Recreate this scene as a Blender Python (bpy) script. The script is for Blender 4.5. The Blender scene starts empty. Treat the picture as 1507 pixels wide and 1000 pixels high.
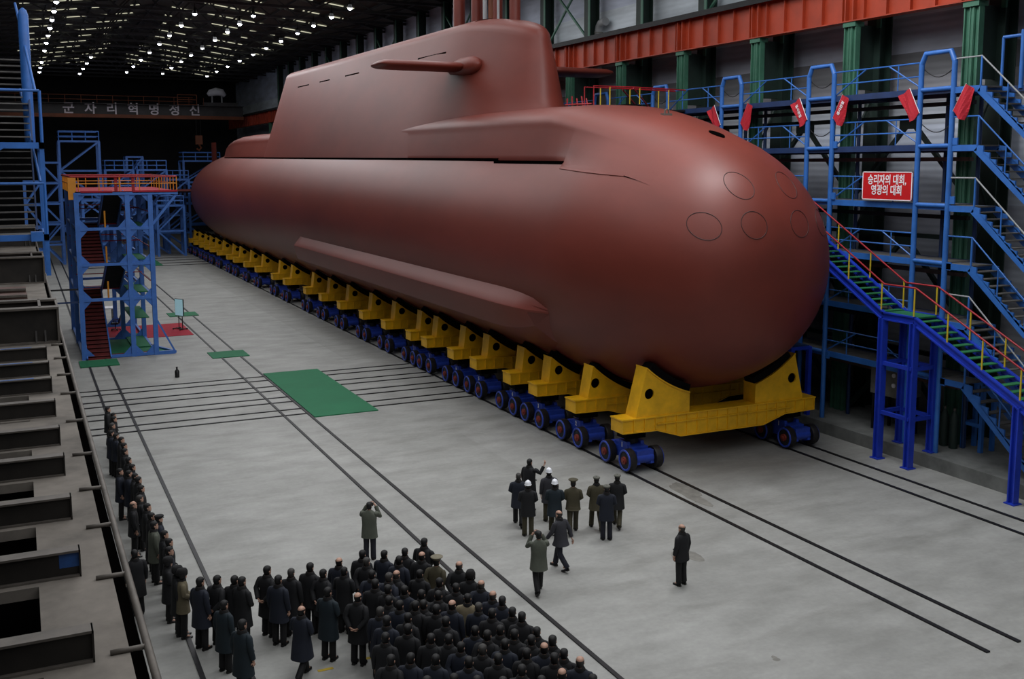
import bpy, bmesh, math, random
from mathutils import Vector, Matrix
random.seed(7)
C = bpy.context.scene.collection
D = bpy.data
PI = math.pi

# ------------------------------------------------------------------ materials
def lin(c):
    return tuple(((v / 255) / 12.92 if v / 255 <= .04045 else ((v / 255 + .055) / 1.055) ** 2.4) for v in c)

def mat(name, rgb, rough=.6, metal=0., var=.12, scale=1.5, emit=None, spec=.5, stretch=None, bump=0.):
    m = D.materials.new(name); m.use_nodes = True
    nt = m.node_tree; b = nt.nodes['Principled BSDF']
    c = lin(rgb)
    b.inputs['Roughness'].default_value = rough
    b.inputs['Metallic'].default_value = metal
    b.inputs['Specular IOR Level'].default_value = spec
    tc = nt.nodes.new('ShaderNodeTexCoord')
    src = tc.outputs['Object']
    if stretch:
        mp = nt.nodes.new('ShaderNodeMapping'); mp.inputs['Scale'].default_value = stretch
        nt.links.new(src, mp.inputs['Vector']); src = mp.outputs['Vector']
    nz = nt.nodes.new('ShaderNodeTexNoise'); nz.inputs['Scale'].default_value = scale
    nz.inputs['Detail'].default_value = 6; nz.inputs['Roughness'].default_value = .62
    nt.links.new(src, nz.inputs['Vector'])
    rp = nt.nodes.new('ShaderNodeValToRGB')
    lo = tuple(max(0, v * (1 - var * 2)) for v in c); hi = tuple(min(1, v * (1 + var * 1.6)) for v in c)
    rp.color_ramp.elements[0].position = .3; rp.color_ramp.elements[0].color = (*lo, 1)
    rp.color_ramp.elements[1].position = .7; rp.color_ramp.elements[1].color = (*hi, 1)
    nt.links.new(nz.outputs['Fac'], rp.inputs['Fac'])
    nt.links.new(rp.outputs['Color'], b.inputs['Base Color'])
    if bump:
        bp = nt.nodes.new('ShaderNodeBump'); bp.inputs['Strength'].default_value = bump
        nt.links.new(nz.outputs['Fac'], bp.inputs['Height']); nt.links.new(bp.outputs['Normal'], b.inputs['Normal'])
    if emit:
        b.inputs['Emission Color'].default_value = (*lin(emit[0]), 1)
        b.inputs['Emission Strength'].default_value = emit[1]
    return m

M = {}
M['sub'] = mat('red_primer_paint', (108, 46, 36), .45, spec=.38, var=.09, scale=.35, stretch=(1, .35, 1))
M['slot'] = mat('black_gap', (6, 5, 5), .95, var=0, spec=.0)
M['seam'] = mat('dark_seam_line', (52, 20, 18), .6, var=0)
M['yellow'] = mat('yellow_steel_paint', (228, 172, 14), .5, var=.12, scale=1.3)
M['pad'] = mat('black_rubber_pad', (11, 10, 10), .9, var=.2, spec=.1)
M['royal'] = mat('royal_blue_paint', (28, 56, 176), .42, var=.10)
M['bogie'] = mat('bogie_blue_paint', (36, 64, 164), .4, var=.15, scale=3)
M['tyre'] = mat('worn_wheel_steel', (40, 38, 40), .5, metal=.4, var=.2, scale=5)
M['hub'] = mat('red_hub_paint', (120, 46, 38), .55, var=.15)
M['sky'] = mat('light_blue_paint', (46, 102, 178), .45, var=.10)
M['tower'] = mat('tower_blue_paint', (60, 108, 184), .45, var=.10)
M['navy'] = mat('dark_blue_paint', (26, 50, 92), .5, var=.12)
M['green'] = mat('green_column_paint', (58, 104, 84), .5, var=.16, scale=.8)
M['dgreen'] = mat('dark_green_paint', (26, 44, 38), .6, var=.2, scale=.8)
M['orange'] = mat('orange_red_girder_paint', (158, 54, 26), .5, var=.12, scale=.7)
M['dark'] = mat('dark_steel', (30, 30, 32), .6, metal=.3, var=.2)
M['black'] = mat('near_black_steel', (12, 12, 13), .7, var=.1)
M['railsteel'] = mat('dark_rail_steel', (34, 33, 36), .5, metal=.5, var=.2, scale=3)
M['mat'] = mat('green_floor_mat', (22, 104, 68), .8, var=.06, scale=.6)
M['tread'] = mat('green_tread', (32, 112, 66), .7, var=.12)
M['carpet'] = mat('red_carpet', (160, 30, 50), .9, var=.06)
M['treadred'] = mat('dark_red_tread', (92, 28, 28), .85, var=.15)
M['red'] = mat('red_rail_paint', (150, 18, 30), .45, var=.08)
M['yel2'] = mat('yellow_post_paint', (206, 178, 40), .45, var=.06)
M['amber'] = mat('amber_rail_paint', (206, 134, 36), .5, var=.08)
M['flag'] = mat('red_flag_cloth', (176, 24, 42), .8, var=.06)
M['sign'] = mat('red_sign_board', (190, 14, 22), .5, var=.03)
M['white'] = mat('white_lettering', (226, 226, 230), .6, var=.02)
M['letter'] = mat('pale_letter_board', (236, 228, 234), .6, var=.04)
M['helmet'] = mat('white_helmet', (232, 234, 240), .35, var=.01)
M['grate'] = mat('grey_grating', (92, 90, 88), .7, var=.2, scale=2)
M['rust'] = mat('brown_black_steel', (38, 34, 30), .6, metal=.2, var=.3, scale=1.2, bump=.1)
M['rust2'] = mat('rusty_plank_steel', (88, 66, 60), .75, var=.3, scale=1.5, bump=.1)
M['dust'] = mat('dusty_concrete_deck', (108, 102, 95), .9, var=.22, scale=1.2, bump=.12)
M['edge'] = mat('dull_edge_steel', (96, 90, 84), .6, metal=.3, var=.2, scale=2)
M['bluepaint'] = mat('blue_paint_smear', (34, 78, 140), .6, var=.2, scale=4)
M['greybox'] = mat('grey_cabinet_paint', (112, 112, 106), .6, var=.15)
M['lightgrey'] = mat('light_grey_paint', (150, 152, 154), .6, var=.08)
M['screen'] = mat('screen_glow', (150, 200, 210), .3, var=.05, emit=((170, 215, 225), .35))
M['lamp'] = mat('lamp_glow', (255, 255, 255), .4, var=0, emit=((236, 240, 255), 30))
M['skylight'] = mat('skylight_panel', (220, 220, 190), .6, var=.05, emit=((226, 224, 196), .8))
M['roof'] = mat('dark_roof_sheet', (62, 60, 54), .7, var=.15, scale=.3)
M['truss'] = mat('roof_truss_steel', (52, 54, 58), .6, var=.12)
M['plinth'] = mat('plinth_concrete', (104, 106, 104), .9, var=.2, scale=.9)
M['backwall'] = mat('dark_back_wall', (34, 34, 38), .9, var=.15, scale=.2)
M['craneweb'] = mat('crane_grey_steel', (62, 60, 60), .6, var=.2, scale=.5)
M['craneor'] = mat('crane_orange_flange', (120, 64, 36), .6, var=.15, scale=.5)
M['stain'] = mat('damp_stain', (122, 120, 114), .7, var=.15, scale=3)
# people
M['skin'] = mat('skin', (184, 144, 124), .55, var=.05)
M['eye'] = mat('eye_dark', (24, 18, 16), .3, var=0)
M['hair'] = mat('black_hair', (13, 12, 13), .7, var=.1)
M['greyhair'] = mat('greying_hair', (58, 56, 54), .7, var=.25, scale=20)
M['c_black'] = mat('black_coat_cloth', (17, 18, 22), .8, var=.15, scale=4)
M['c_navy'] = mat('navy_coat_cloth', (22, 28, 42), .8, var=.12, scale=4)
M['c_teal'] = mat('dark_teal_coat_cloth', (20, 34, 42), .8, var=.12, scale=4)
M['c_grey'] = mat('charcoal_coat_cloth', (50, 50, 56), .85, var=.12, scale=4)
M['c_parka'] = mat('grey_green_parka_cloth', (82, 86, 76), .85, var=.1, scale=4)
M['c_khaki'] = mat('khaki_coat_cloth', (98, 90, 70), .85, var=.1, scale=4)
M['c_olive'] = mat('olive_uniform_cloth', (68, 63, 46), .85, var=.1, scale=4)
M['c_tan'] = mat('tan_coat_cloth', (122, 112, 90), .85, var=.08, scale=4)
M['t_black'] = mat('black_trouser_cloth', (15, 15, 18), .8, var=.12, scale=4)
M['t_navy'] = mat('navy_trouser_cloth', (24, 26, 38), .8, var=.1, scale=4)
M['t_olive'] = mat('olive_trouser_cloth', (62, 58, 42), .85, var=.1, scale=4)
M['shoe'] = mat('black_shoe_leather', (12, 11, 11), .35, var=.05)
M['capgrey'] = mat('grey_cap_cloth', (96, 96, 88), .85, var=.1, scale=6)
M['capolive'] = mat('olive_cap_cloth', (116, 110, 92), .8, var=.06, scale=6)
M['fur'] = mat('dark_fur_hat', (24, 23, 24), .95, var=.3, scale=30, bump=.4)
M['furgrey'] = mat('grey_fur_hat', (58, 60, 54), .95, var=.3, scale=30, bump=.4)
M['cam'] = mat('camera_black', (18, 18, 20), .4, var=.05)
M['gold'] = mat('gold_braid', (170, 136, 72), .5, var=.05)
M['yellowpaint'] = mat('yellow_floor_paint', (176, 150, 40), .7, var=.15, scale=3)

def floor_material():
    m = D.materials.new('polished_concrete_floor'); m.use_nodes = True
    nt = m.node_tree; b = nt.nodes['Principled BSDF']; L = nt.links
    tc = nt.nodes.new('ShaderNodeTexCoord')
    def noise(scale, detail=6, stretch=None, rough=.6):
        n = nt.nodes.new('ShaderNodeTexNoise'); n.inputs['Scale'].default_value = scale
        n.inputs['Detail'].default_value = detail; n.inputs['Roughness'].default_value = rough
        mp = nt.nodes.new('ShaderNodeMapping'); mp.inputs['Scale'].default_value = stretch or (1, 1, 1)
        L.new(tc.outputs['Object'], mp.inputs['Vector']); L.new(mp.outputs['Vector'], n.inputs['Vector'])
        return n
    def mixc(fac, a, c2, mode='MULTIPLY'):
        x = nt.nodes.new('ShaderNodeMix'); x.data_type = 'RGBA'; x.blend_type = mode
        if isinstance(fac, float): x.inputs[0].default_value = fac
        else: L.new(fac, x.inputs[0])
        for sock, v in ((x.inputs[6], a), (x.inputs[7], c2)):
            if isinstance(v, tuple): sock.default_value = (*v, 1)
            else: L.new(v, sock)
        return x.outputs[2]
    def ramp(n, p0, p1, c0, c1):
        r = nt.nodes.new('ShaderNodeValToRGB')
        r.color_ramp.elements[0].position = p0; r.color_ramp.elements[0].color = (*c0, 1)
        r.color_ramp.elements[1].position = p1; r.color_ramp.elements[1].color = (*c1, 1)
        L.new(n.outputs['Fac'], r.inputs['Fac']); return r.outputs['Color']
    base = ramp(noise(.16, 8, (1, .5, 1)), .3, .7, (.285, .285, .272), (.36, .36, .345))
    mid = ramp(noise(.9, 8, (.6, 1.2, 1)), .35, .7, (.79, .79, .78), (1.08, 1.08, 1.08))
    fine = ramp(noise(7, 8), .3, .75, (.9, .9, .9), (1.04, 1.04, 1.03))
    worn = ramp(noise(.45, 10, (.35, 1.1, 1), .7), .54, .66, (1, 1, 1), (.80, .795, .78))
    c = mixc(1., base, mid); c = mixc(1., c, fine); c = mixc(.85, c, worn)
    # the darker poured strip beside the submarine rails
    sx = nt.nodes.new('ShaderNodeSeparateXYZ'); L.new(tc.outputs['Object'], sx.inputs[0])
    def m2(op, a, v):
        q = nt.nodes.new('ShaderNodeMath'); q.operation = op; L.new(a, q.inputs[0])
        if isinstance(v, (int, float)): q.inputs[1].default_value = v
        else: L.new(v, q.inputs[1])
        return q.outputs[0]
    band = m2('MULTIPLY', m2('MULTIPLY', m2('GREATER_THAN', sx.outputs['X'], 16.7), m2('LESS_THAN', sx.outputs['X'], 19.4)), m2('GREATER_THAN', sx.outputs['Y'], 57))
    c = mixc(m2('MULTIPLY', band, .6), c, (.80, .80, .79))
    patch = m2('MULTIPLY', m2('MULTIPLY', m2('GREATER_THAN', sx.outputs['X'], 16.3), m2('LESS_THAN', sx.outputs['X'], 19.2)), m2('MULTIPLY', m2('GREATER_THAN', sx.outputs['Y'], 33), m2('LESS_THAN', sx.outputs['Y'], 39.3)))
    c = mixc(m2('MULTIPLY', patch, .5), c, (1.16, 1.16, 1.18))
    L.new(c, b.inputs['Base Color'])
    rr = ramp(noise(.5, 6), .3, .7, (.5, .5, .5), (.7, .7, .7)); L.new(rr, b.inputs['Roughness'])
    bp = nt.nodes.new('ShaderNodeBump'); bp.inputs['Strength'].default_value = .05
    L.new(noise(4, 6).outputs['Fac'], bp.inputs['Height']); L.new(bp.outputs['Normal'], b.inputs['Normal'])
    return m
M['floor'] = floor_material()

def wall_material():
    """pale cladding with horizontal ribs; bands by height: clear panels, a glazed band, a darker girt band, pale sheets below"""
    m = D.materials.new('pale_wall_cladding'); m.use_nodes = True
    nt = m.node_tree; b = nt.nodes['Principled BSDF']; L = nt.links
    tc = nt.nodes.new('ShaderNodeTexCoord'); sx = nt.nodes.new('ShaderNodeSeparateXYZ')
    L.new(tc.outputs['Object'], sx.inputs[0])
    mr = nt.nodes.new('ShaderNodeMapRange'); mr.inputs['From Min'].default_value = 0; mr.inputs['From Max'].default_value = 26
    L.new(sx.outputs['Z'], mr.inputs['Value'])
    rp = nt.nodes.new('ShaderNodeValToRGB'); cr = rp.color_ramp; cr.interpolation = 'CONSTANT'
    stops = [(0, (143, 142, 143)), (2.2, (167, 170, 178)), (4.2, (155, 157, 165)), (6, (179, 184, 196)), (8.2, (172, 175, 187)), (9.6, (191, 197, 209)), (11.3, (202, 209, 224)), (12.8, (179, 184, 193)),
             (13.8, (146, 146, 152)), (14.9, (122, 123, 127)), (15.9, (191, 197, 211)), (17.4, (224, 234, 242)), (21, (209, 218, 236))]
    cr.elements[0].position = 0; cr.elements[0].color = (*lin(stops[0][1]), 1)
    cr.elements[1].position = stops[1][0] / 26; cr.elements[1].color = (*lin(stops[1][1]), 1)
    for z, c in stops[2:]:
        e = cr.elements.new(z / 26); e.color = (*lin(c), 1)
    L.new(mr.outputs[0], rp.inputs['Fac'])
    nz = nt.nodes.new('ShaderNodeTexNoise'); nz.inputs['Scale'].default_value = .8; nz.inputs['Detail'].default_value = 8
    mp = nt.nodes.new('ShaderNodeMapping'); mp.inputs['Scale'].default_value = (1, .35, 1.6)
    L.new(tc.outputs['Object'], mp.inputs['Vector']); L.new(mp.outputs[0], nz.inputs['Vector'])
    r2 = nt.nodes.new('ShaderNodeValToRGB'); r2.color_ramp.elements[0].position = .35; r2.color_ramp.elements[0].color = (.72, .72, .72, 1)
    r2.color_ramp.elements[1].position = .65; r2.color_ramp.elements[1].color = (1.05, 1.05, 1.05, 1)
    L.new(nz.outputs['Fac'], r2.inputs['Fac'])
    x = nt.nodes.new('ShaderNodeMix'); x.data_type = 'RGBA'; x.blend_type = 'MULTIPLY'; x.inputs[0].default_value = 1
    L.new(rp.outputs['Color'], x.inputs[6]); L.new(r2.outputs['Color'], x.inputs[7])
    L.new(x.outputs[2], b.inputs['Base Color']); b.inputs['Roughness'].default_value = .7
    wv = nt.nodes.new('ShaderNodeTexWave'); wv.bands_direction = 'Z'; wv.inputs['Scale'].default_value = 1.1
    L.new(tc.outputs['Object'], wv.inputs['Vector'])
    bp = nt.nodes.new('ShaderNodeBump'); bp.inputs['Strength'].default_value = .25; bp.inputs['Distance'].default_value = .05
    L.new(wv.outputs['Fac'], bp.inputs['Height']); L.new(bp.outputs['Normal'], b.inputs['Normal'])
    return m
M['wall'] = wall_material()

# ------------------------------------------------------------------ mesh helpers
class MB:
    def __init__(s): s.v = []; s.f = []
    def add(s, vs, fs):
        o = len(s.v); s.v += [tuple(p) for p in vs]; s.f += [tuple(i + o for i in f) for f in fs]; return s
    def box(s, x0, x1, y0, y1, z0, z1):
        return s.add([(x, y, z) for x in (x0, x1) for y in (y0, y1) for z in (z0, z1)],
                     [(0, 1, 3, 2), (4, 6, 7, 5), (0, 4, 5, 1), (2, 3, 7, 6), (0, 2, 6, 4), (1, 5, 7, 3)])
    def bar(s, p, q, w, h=None, up=(0, 0, 1)):
        h = h or w; p = Vector(p); q = Vector(q); d = (q - p).normalized(); u = Vector(up)
        if abs(d.dot(u)) > .99: u = Vector((0, 1, 0))
        a = d.cross(u).normalized(); c = a.cross(d).normalized()
        vs = [e + a * (i * w / 2) + c * (j * h / 2) for e in (p, q) for i, j in ((-1, -1), (1, -1), (1, 1), (-1, 1))]
        return s.add(vs, [(3, 2, 1, 0), (4, 5, 6, 7), (0, 1, 5, 4), (1, 2, 6, 5), (2, 3, 7, 6), (3, 0, 4, 7)])
    def ibeam(s, p, q, w, h, t=.04, up=(0, 0, 1)):
        p = Vector(p); q = Vector(q); u = Vector(up); d = (q - p).normalized()
        if abs(d.dot(u)) > .99: u = Vector((0, 1, 0))
        a = d.cross(u).normalized(); c = a.cross(d).normalized()
        s.bar(p + c * (h / 2 - t / 2), q + c * (h / 2 - t / 2), w, t, c); s.bar(p - c * (h / 2 - t / 2), q - c * (h / 2 - t / 2), w, t, c)
        return s.bar(p, q, t, h - t * 1.9, c)
    def loft(s, rings, cap=True, close=True):
        n = len(rings[0]); vs = [p for r in rings for p in r]; fs = []
        for i in range(len(rings) - 1):
            for j in range(n if close else n - 1):
                k = (j + 1) % n
                fs.append((i * n + j, i * n + k, (i + 1) * n + k, (i + 1) * n + j))
        if cap: fs += [tuple(range(n - 1, -1, -1)), tuple((len(rings) - 1) * n + j for j in range(n))]
        return s.add(vs, fs)
    def tube(s, pts, r, n=8, cap=True, closed=False):
        pts = [Vector(p) for p in pts]; rr = r if isinstance(r, (list, tuple)) else [r] * len(pts)
        rings = []; a = None; m = len(pts)
        for i, p in enumerate(pts):
            if closed: d = pts[(i + 1) % m] - pts[i - 1]
            else: d = (pts[min(i + 1, m - 1)] - p).normalized() + (p - pts[max(i - 1, 0)]).normalized() if 0 < i < m - 1 else (pts[1] - pts[0] if i == 0 else pts[-1] - pts[-2])
            d = d.normalized()
            if a is None:
                a = d.orthogonal().normalized()
            else:
                a = (a - d * a.dot(d)).normalized()
            b = d.cross(a)
            rings.append([p + (a * math.cos(t) + b * math.sin(t)) * rr[i] for t in [2 * PI * k / n for k in range(n)]])
        if closed: rings.append(rings[0]); cap = False
        return s.loft(rings, cap)
    def prism(s, poly, axis, a0, a1):
        """poly: (u, v) points; axis 'y': u = x, v = z;  axis 'x': u = y, v = z;  axis 'z': u = x, v = y"""
        n = len(poly)
        def P(u, v, a): return (u, a, v) if axis == 'y' else ((a, u, v) if axis == 'x' else (u, v, a))
        vs = [P(u, v, a0) for u, v in poly] + [P(u, v, a1) for u, v in poly]
        return s.add(vs, [tuple(range(n)), tuple(range(2 * n - 1, n - 1, -1))] + [(i, i + n, (i + 1) % n + n, (i + 1) % n) for i in range(n)])
    def cyl(s, c, axis, r, a0, a1, n=20):
        return s.prism([(c[0] + r * math.cos(2 * PI * k / n), c[1] + r * math.sin(2 * PI * k / n)) for k in range(n)], axis, a0, a1)
    def build(s, name, m=None, parent=None, smooth=False, fix=True, auto=None):
        me = D.meshes.new(name); me.from_pydata(s.v, [], s.f)
        if fix:
            bm = bmesh.new(); bm.from_mesh(me); bmesh.ops.recalc_face_normals(bm, faces=bm.faces); bm.to_mesh(me); bm.free()
        if smooth:
            me.polygons.foreach_set('use_smooth', [True] * len(me.polygons))
            if auto: me.set_sharp_from_angle(angle=math.radians(auto))
        if m: me.materials.append(m)
        o = D.objects.new(name, me); C.objects.link(o)
        if parent: o.parent = parent
        return o

def tag(o, label, cat, group=None):
    o['label'] = label; o['category'] = cat
    if group: o['group'] = group
    return o
def thing(name, label, cat, loc=(0, 0, 0), rz=0, group=None):
    o = D.objects.new(name, None); C.objects.link(o); o.location = loc; o.rotation_euler = (0, 0, rz)
    o.empty_display_size = .2
    return tag(o, label, cat, group)
def struct(o): o['kind'] = 'structure'; return o
kids = {}
def dup(o, parent=None):
    c = o.copy(); C.objects.link(c); c.parent = parent
    for ch in kids_of(o): dup(ch, c)
    return c
def kids_of(o):
    return list(o.children)
ORD = 'first second third fourth fifth sixth seventh eighth ninth tenth eleventh twelfth thirteenth fourteenth fifteenth sixteenth seventeenth eighteenth nineteenth twentieth twenty-first twenty-second twenty-third twenty-fourth twenty-fifth twenty-sixth twenty-seventh twenty-eighth twenty-ninth thirtieth'.split()

def text_part(name, body, size, m, parent, matrix, extrude=.01, sx=1., align='CENTER', space=1.):
    cu = D.curves.new(name + '_curve', 'FONT'); cu.body = body; cu.size = size; cu.extrude = extrude
    cu.align_x = align; cu.align_y = 'CENTER'; cu.space_character = space; cu.resolution_u = 3; cu.space_line = .95
    cu.offset = size * .018
    t = D.objects.new(name + '_tmp', cu); C.objects.link(t)
    dg = bpy.context.evaluated_depsgraph_get(); dg.update()
    me = D.meshes.new_from_object(t.evaluated_get(dg))
    D.objects.remove(t); D.curves.remove(cu)
    me.transform(Matrix.Diagonal((sx, 1, 1, 1))); me.transform(matrix)
    me.materials.clear(); me.materials.append(m); me.name = name
    o = D.objects.new(name, me); C.objects.link(o)
    if parent: o.parent = parent
    return o
# text frames: columns are the text's right, up and outward directions
def frame(right, up, pos):
    r = Vector(right).normalized(); u = Vector(up).normalized(); n = r.cross(u)
    return Matrix(((r.x, u.x, n.x, pos[0]), (r.y, u.y, n.y, pos[1]), (r.z, u.z, n.z, pos[2]), (0, 0, 0, 1)))
# ------------------------------------------------------------------ camera
cam_d = D.cameras.new('camera'); cam = D.objects.new('camera', cam_d); C.objects.link(cam)
F, PITCH, YAW, ROLL = 1512.03, .12488, .444865, -.0012
cam_d.sensor_width = 36; cam_d.lens = 36 * F / 1507
cam_d.shift_x = 2.15 / 1507; cam_d.shift_y = -66.13 / 1507
cam_d.clip_end = 600
HC = 11.2
fw = Vector((math.sin(YAW) * math.cos(PITCH), math.cos(YAW) * math.cos(PITCH), -math.sin(PITCH)))
r0 = Vector((math.cos(YAW), -math.sin(YAW), 0)); u0 = r0.cross(fw)
rr_ = r0 * math.cos(ROLL) + u0 * math.sin(ROLL); uu_ = u0 * math.cos(ROLL) - r0 * math.sin(ROLL)
cam.matrix_world = Matrix(((rr_.x, uu_.x, -fw.x, 0), (rr_.y, uu_.y, -fw.y, 0), (rr_.z, uu_.z, -fw.z, HC), (0, 0, 0, 1)))
bpy.context.scene.camera = cam

# ------------------------------------------------------------------ the hall
XL, XR, YB, YF = -7.0, 34.6, 182.0, -24.0
RIDGE, EAVE, ZR = 13.8, 25.2, 27.9
struct(MB().box(XL, XR, YF, YB, -.4, 0).build('floor', M['floor']))
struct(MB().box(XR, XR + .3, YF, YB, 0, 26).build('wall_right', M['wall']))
struct(MB().box(XL - .3, XL, YF, YB, 0, 26).build('wall_left', M['backwall']))
struct(MB().box(XL, XR, YB, YB + .3, 0, 28.5).build('wall_back', M['backwall']))
roof = MB()
for a, b in (((XL - .3, EAVE), (RIDGE, ZR)), ((RIDGE, ZR), (XR + .3, EAVE))):
    roof.prism([a, b, (b[0], b[1] + .25), (a[0], a[1] + .25)], 'y', YF, YB + .3)
struct(roof.build('ceiling', M['roof']))
def zroof(x): return EAVE + (ZR - EAVE) * ((x - XL) / (RIDGE - XL) if x < RIDGE else (XR - x) / (XR - RIDGE))
# roof trusses, one object each
tn = 0
for k in range(0, 24):
    y = 27.8 + 6.2 * k
    if y > YB - 2: break
    t = MB(); zb = 24.75
    t.bar((XL, y, zb), (XR, y, zb), .22)
    n = 16
    xs = [XL + (XR - XL) * i / n for i in range(n + 1)]
    for i in range(n):
        t.bar((xs[i], y, zroof(xs[i]) - .15), (xs[i + 1], y, zroof(xs[i + 1]) - .15), .2)
        p, q = ((xs[i], y, zb), (xs[i + 1], y, zroof(xs[i + 1]) - .15)) if i % 2 == 0 else ((xs[i], y, zroof(xs[i]) - .15), (xs[i + 1], y, zb))
        t.bar(p, q, .12)
    tn += 1; struct(t.build('trim_%d' % tn, M['truss']))
pl = MB()
for i in range(1, 20):
    x = XL + (XR - XL) * i / 20; pl.bar((x, YF, zroof(x) - .1), (x, YB, zroof(x) - .1), .12, .2)
tn += 1; struct(pl.build('trim_%d' % tn, M['truss']))
# translucent roof light rows between the trusses (daylight)
wn = 0
random.seed(3)
for k in range(0, 22):
    y = 52 + 6.2 * k
    if y > YB - 3: break
    for side in (0, 1):
        s = MB()
        x = (XL + 8.5 if side == 0 else RIDGE + 2.2) + random.uniform(-.6, .6); x1 = RIDGE - 1.5 if side == 0 else XR - 4.5
        while x < x1:
            ln = random.choice((.7, 1.2, 2.3, 3.0, 1.6)); e = min(x + ln, x1)
            s.prism([(x, zroof(x) - .03), (e, zroof(e) - .03), (e, zroof(e) - .06), (x, zroof(x) - .06)], 'y', y, y + .34)
            x = e + random.choice((.25, .35, .9, 1.4))
        wn += 1; struct(s.build('window_%d' % wn, M['skylight']))

# plinth along the wall side
pk = MB().box(30.0, XR, YF, YB, 0, .5)
tn += 1; struct(pk.build('trim_%d' % tn, M['plinth']))

# ------------------------------------------------------------------ rails let into the floor
def rail(x0, x1, y0, y1, label, group):
    m = MB(); m.box(x0, x1, y0, y1, .0, .035)
    o = m.build('floor_rail', M['railsteel']); tag(o, label, 'rail', group); return o
G = 'rails running the length of the hall'
for x, y0, lab in ((3.08, -8, 'dark floor rail passing under the blue stair tower, on the gallery side'), (4.07, -8, 'dark floor rail emerging from the green mat at the tower stairs, open floor side'),
                   (10.27, -8, 'dark floor rail in mid hall, on the stair tower side of its pair'), (11.35, -8, 'dark floor rail in mid hall touching the edge of the big green mat')):
    rail(x - .055, x + .055, y0, 138, lab, G)
for x, y0, lab in ((19.67, 15.6, 'outer dark floor rail under the near row of blue bogies'), (20.77, 15.65, 'inner dark floor rail under the near row of blue bogies'),
                   (27.1, -8, 'inner dark floor rail under the far row of blue bogies'), (28.15, -8, 'outer dark floor rail beside the blue stair legs')):
    rail(x - .06, x + .06, y0, 142, lab, G)
G = 'cross rails on both sides of the big green mat'
i = 0
for yc in (53.9, 51.2, 48.5, 45.82):
    for d in (.535, -.535):
        y = yc + d
        rail(2.05, 19.55, y - .05, y + .05, 'thin cross rail over the floor, %s of eight counting from the stair tower end' % ORD[i], G); i += 1
G = 'cross rails near the stern'
for i, y in enumerate((131.6, 128.0, 124.6, 121.6)):
    rail(6.0, 19.5, y - .14, y + .14, 'thin cross rail near the stern, %s from the back of the hall' % ORD[i], G)

# mats and carpets
def sheet(name, poly, m, label, cat, z=.03, group=None):
    o = MB().prism(poly, 'z', .002, z).build(name, m); return tag(o, label, cat, group)
def rect(x0, x1, y0, y1): return [(x0, y0), (x1, y0), (x1, y1), (x0, y1)]
sheet('floor_mat', rect(11.44, 14.42, 44.42, 55.15), M['mat'], 'big rectangular green mat lying across the cross rails', 'mat', .045)
sheet('floor_mat', rect(9.74, 11.87, 60.9, 62.98), M['mat'], 'small green mat laid over the mid hall rails in front of the stair tower', 'mat', .045)
sheet('floor_mat', rect(9.7, 11.8, 79.4, 81.5), M['mat'], 'small green mat laid over the mid hall rails behind the screen stand', 'mat', .045)
sheet('floor_mat', rect(2.6, 4.66, 61.2, 63.2), M['mat'], 'green mat at the foot of the red tower stairs', 'mat', .06)
sheet('floor_mat', rect(11.4, 14.4, 121.5, 131.6), M['mat'], 'far green mat lying across the rails near the stern', 'mat', .05)
sheet('red_carpet', rect(4.3, 10.06, 70.3, 76.0), M['carpet'], 'red carpet laid on the floor under the stair tower and screen', 'carpet', .03)
# stains, one object each
random.seed(11)
def blob(cx, cy, rx, ry, label):
    n = 22; pts = []
    ph = random.uniform(0, 6)
    for k in range(n):
        t = 2 * PI * k / n; r = 1 + .28 * math.sin(2 * t + ph) + .2 * math.sin(3 * t + 2 * ph) + random.uniform(-.1, .1)
        pts.append((cx + rx * r * math.cos(t), cy + ry * r * math.sin(t)))
    o = MB().prism(pts, 'z', .0005, .003).build('floor_stain', M['stain']); return tag(o, label, 'stain')
blob(16.9, 23.55, .34, .45, 'irregular damp stain on the concrete beside the walking group')
blob(20.3, 28.3, .35, 1.3, 'long damp stain between the rails ahead of the first bogie')
blob(15.05, 17.5, .1, .1, 'small dark spot on the bare concrete beyond the crowd')
for x0, x1, y0, y1, lab in ((5.45, 5.8, 21.4, 21.5, 'short yellow paint line on the floor behind the front row of the crowd'), (6.5, 6.75, 21.5, 21.6, 'second short yellow paint mark between the legs of the crowd')):
    sheet('floor_line', rect(x0, x1, y0, y1), M['yellowpaint'], lab, 'line', .006)

# ------------------------------------------------------------------ submarine
SX, ZC, R0, Y0, CA, CN = 23.9, 7.507, 5.4, 36.05, 7.92, 2.537
def hrad(y):
    if y < Y0:
        s = min(1, (Y0 - y) / CA); return R0 * (1 - s * s) ** (1 / CN)
    if y > 114:
        t = min(1, (y - 114) / 34); return R0 * math.sqrt(max(0, 1 - t * t))
    return R0
def ring(x0, z0, r, y, n=96): return [(x0 + r * math.cos(2 * PI * k / n), y, z0 + r * math.sin(2 * PI * k / n)) for k in range(n)]
hm = MB()
ys = [Y0 - CA * math.cos(PI / 2 * i / 44) ** 1.0 for i in range(45)]
ys = [Y0 - CA * (1 - (i / 44) ** 2) for i in range(45)][1:]
ys = [28.1301, 28.1305, 28.132, 28.136, 28.145, 28.16, 28.185, 28.22, 28.27, 28.34, 28.43, 28.54, 28.68, 28.85, 29.05, 29.3, 29.6, 29.95, 30.35, 30.8, 31.3, 31.9, 32.6, 33.4, 34.3, 35.2, 36.05]
ys += [36.05 + (114 - 36.05) * i / 30 for i in range(1, 31)] + [114 + 34 * math.sin(PI / 2 * i / 24) for i in range(1, 24)] + [147.9]
hm.loft([ring(SX, ZC, max(.02, hrad(y)), y) for y in ys])
hull = hm.build('submarine', M['sub'], smooth=True)
tag(hull, 'huge red primed submarine resting on a row of yellow cradles', 'submarine')

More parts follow.
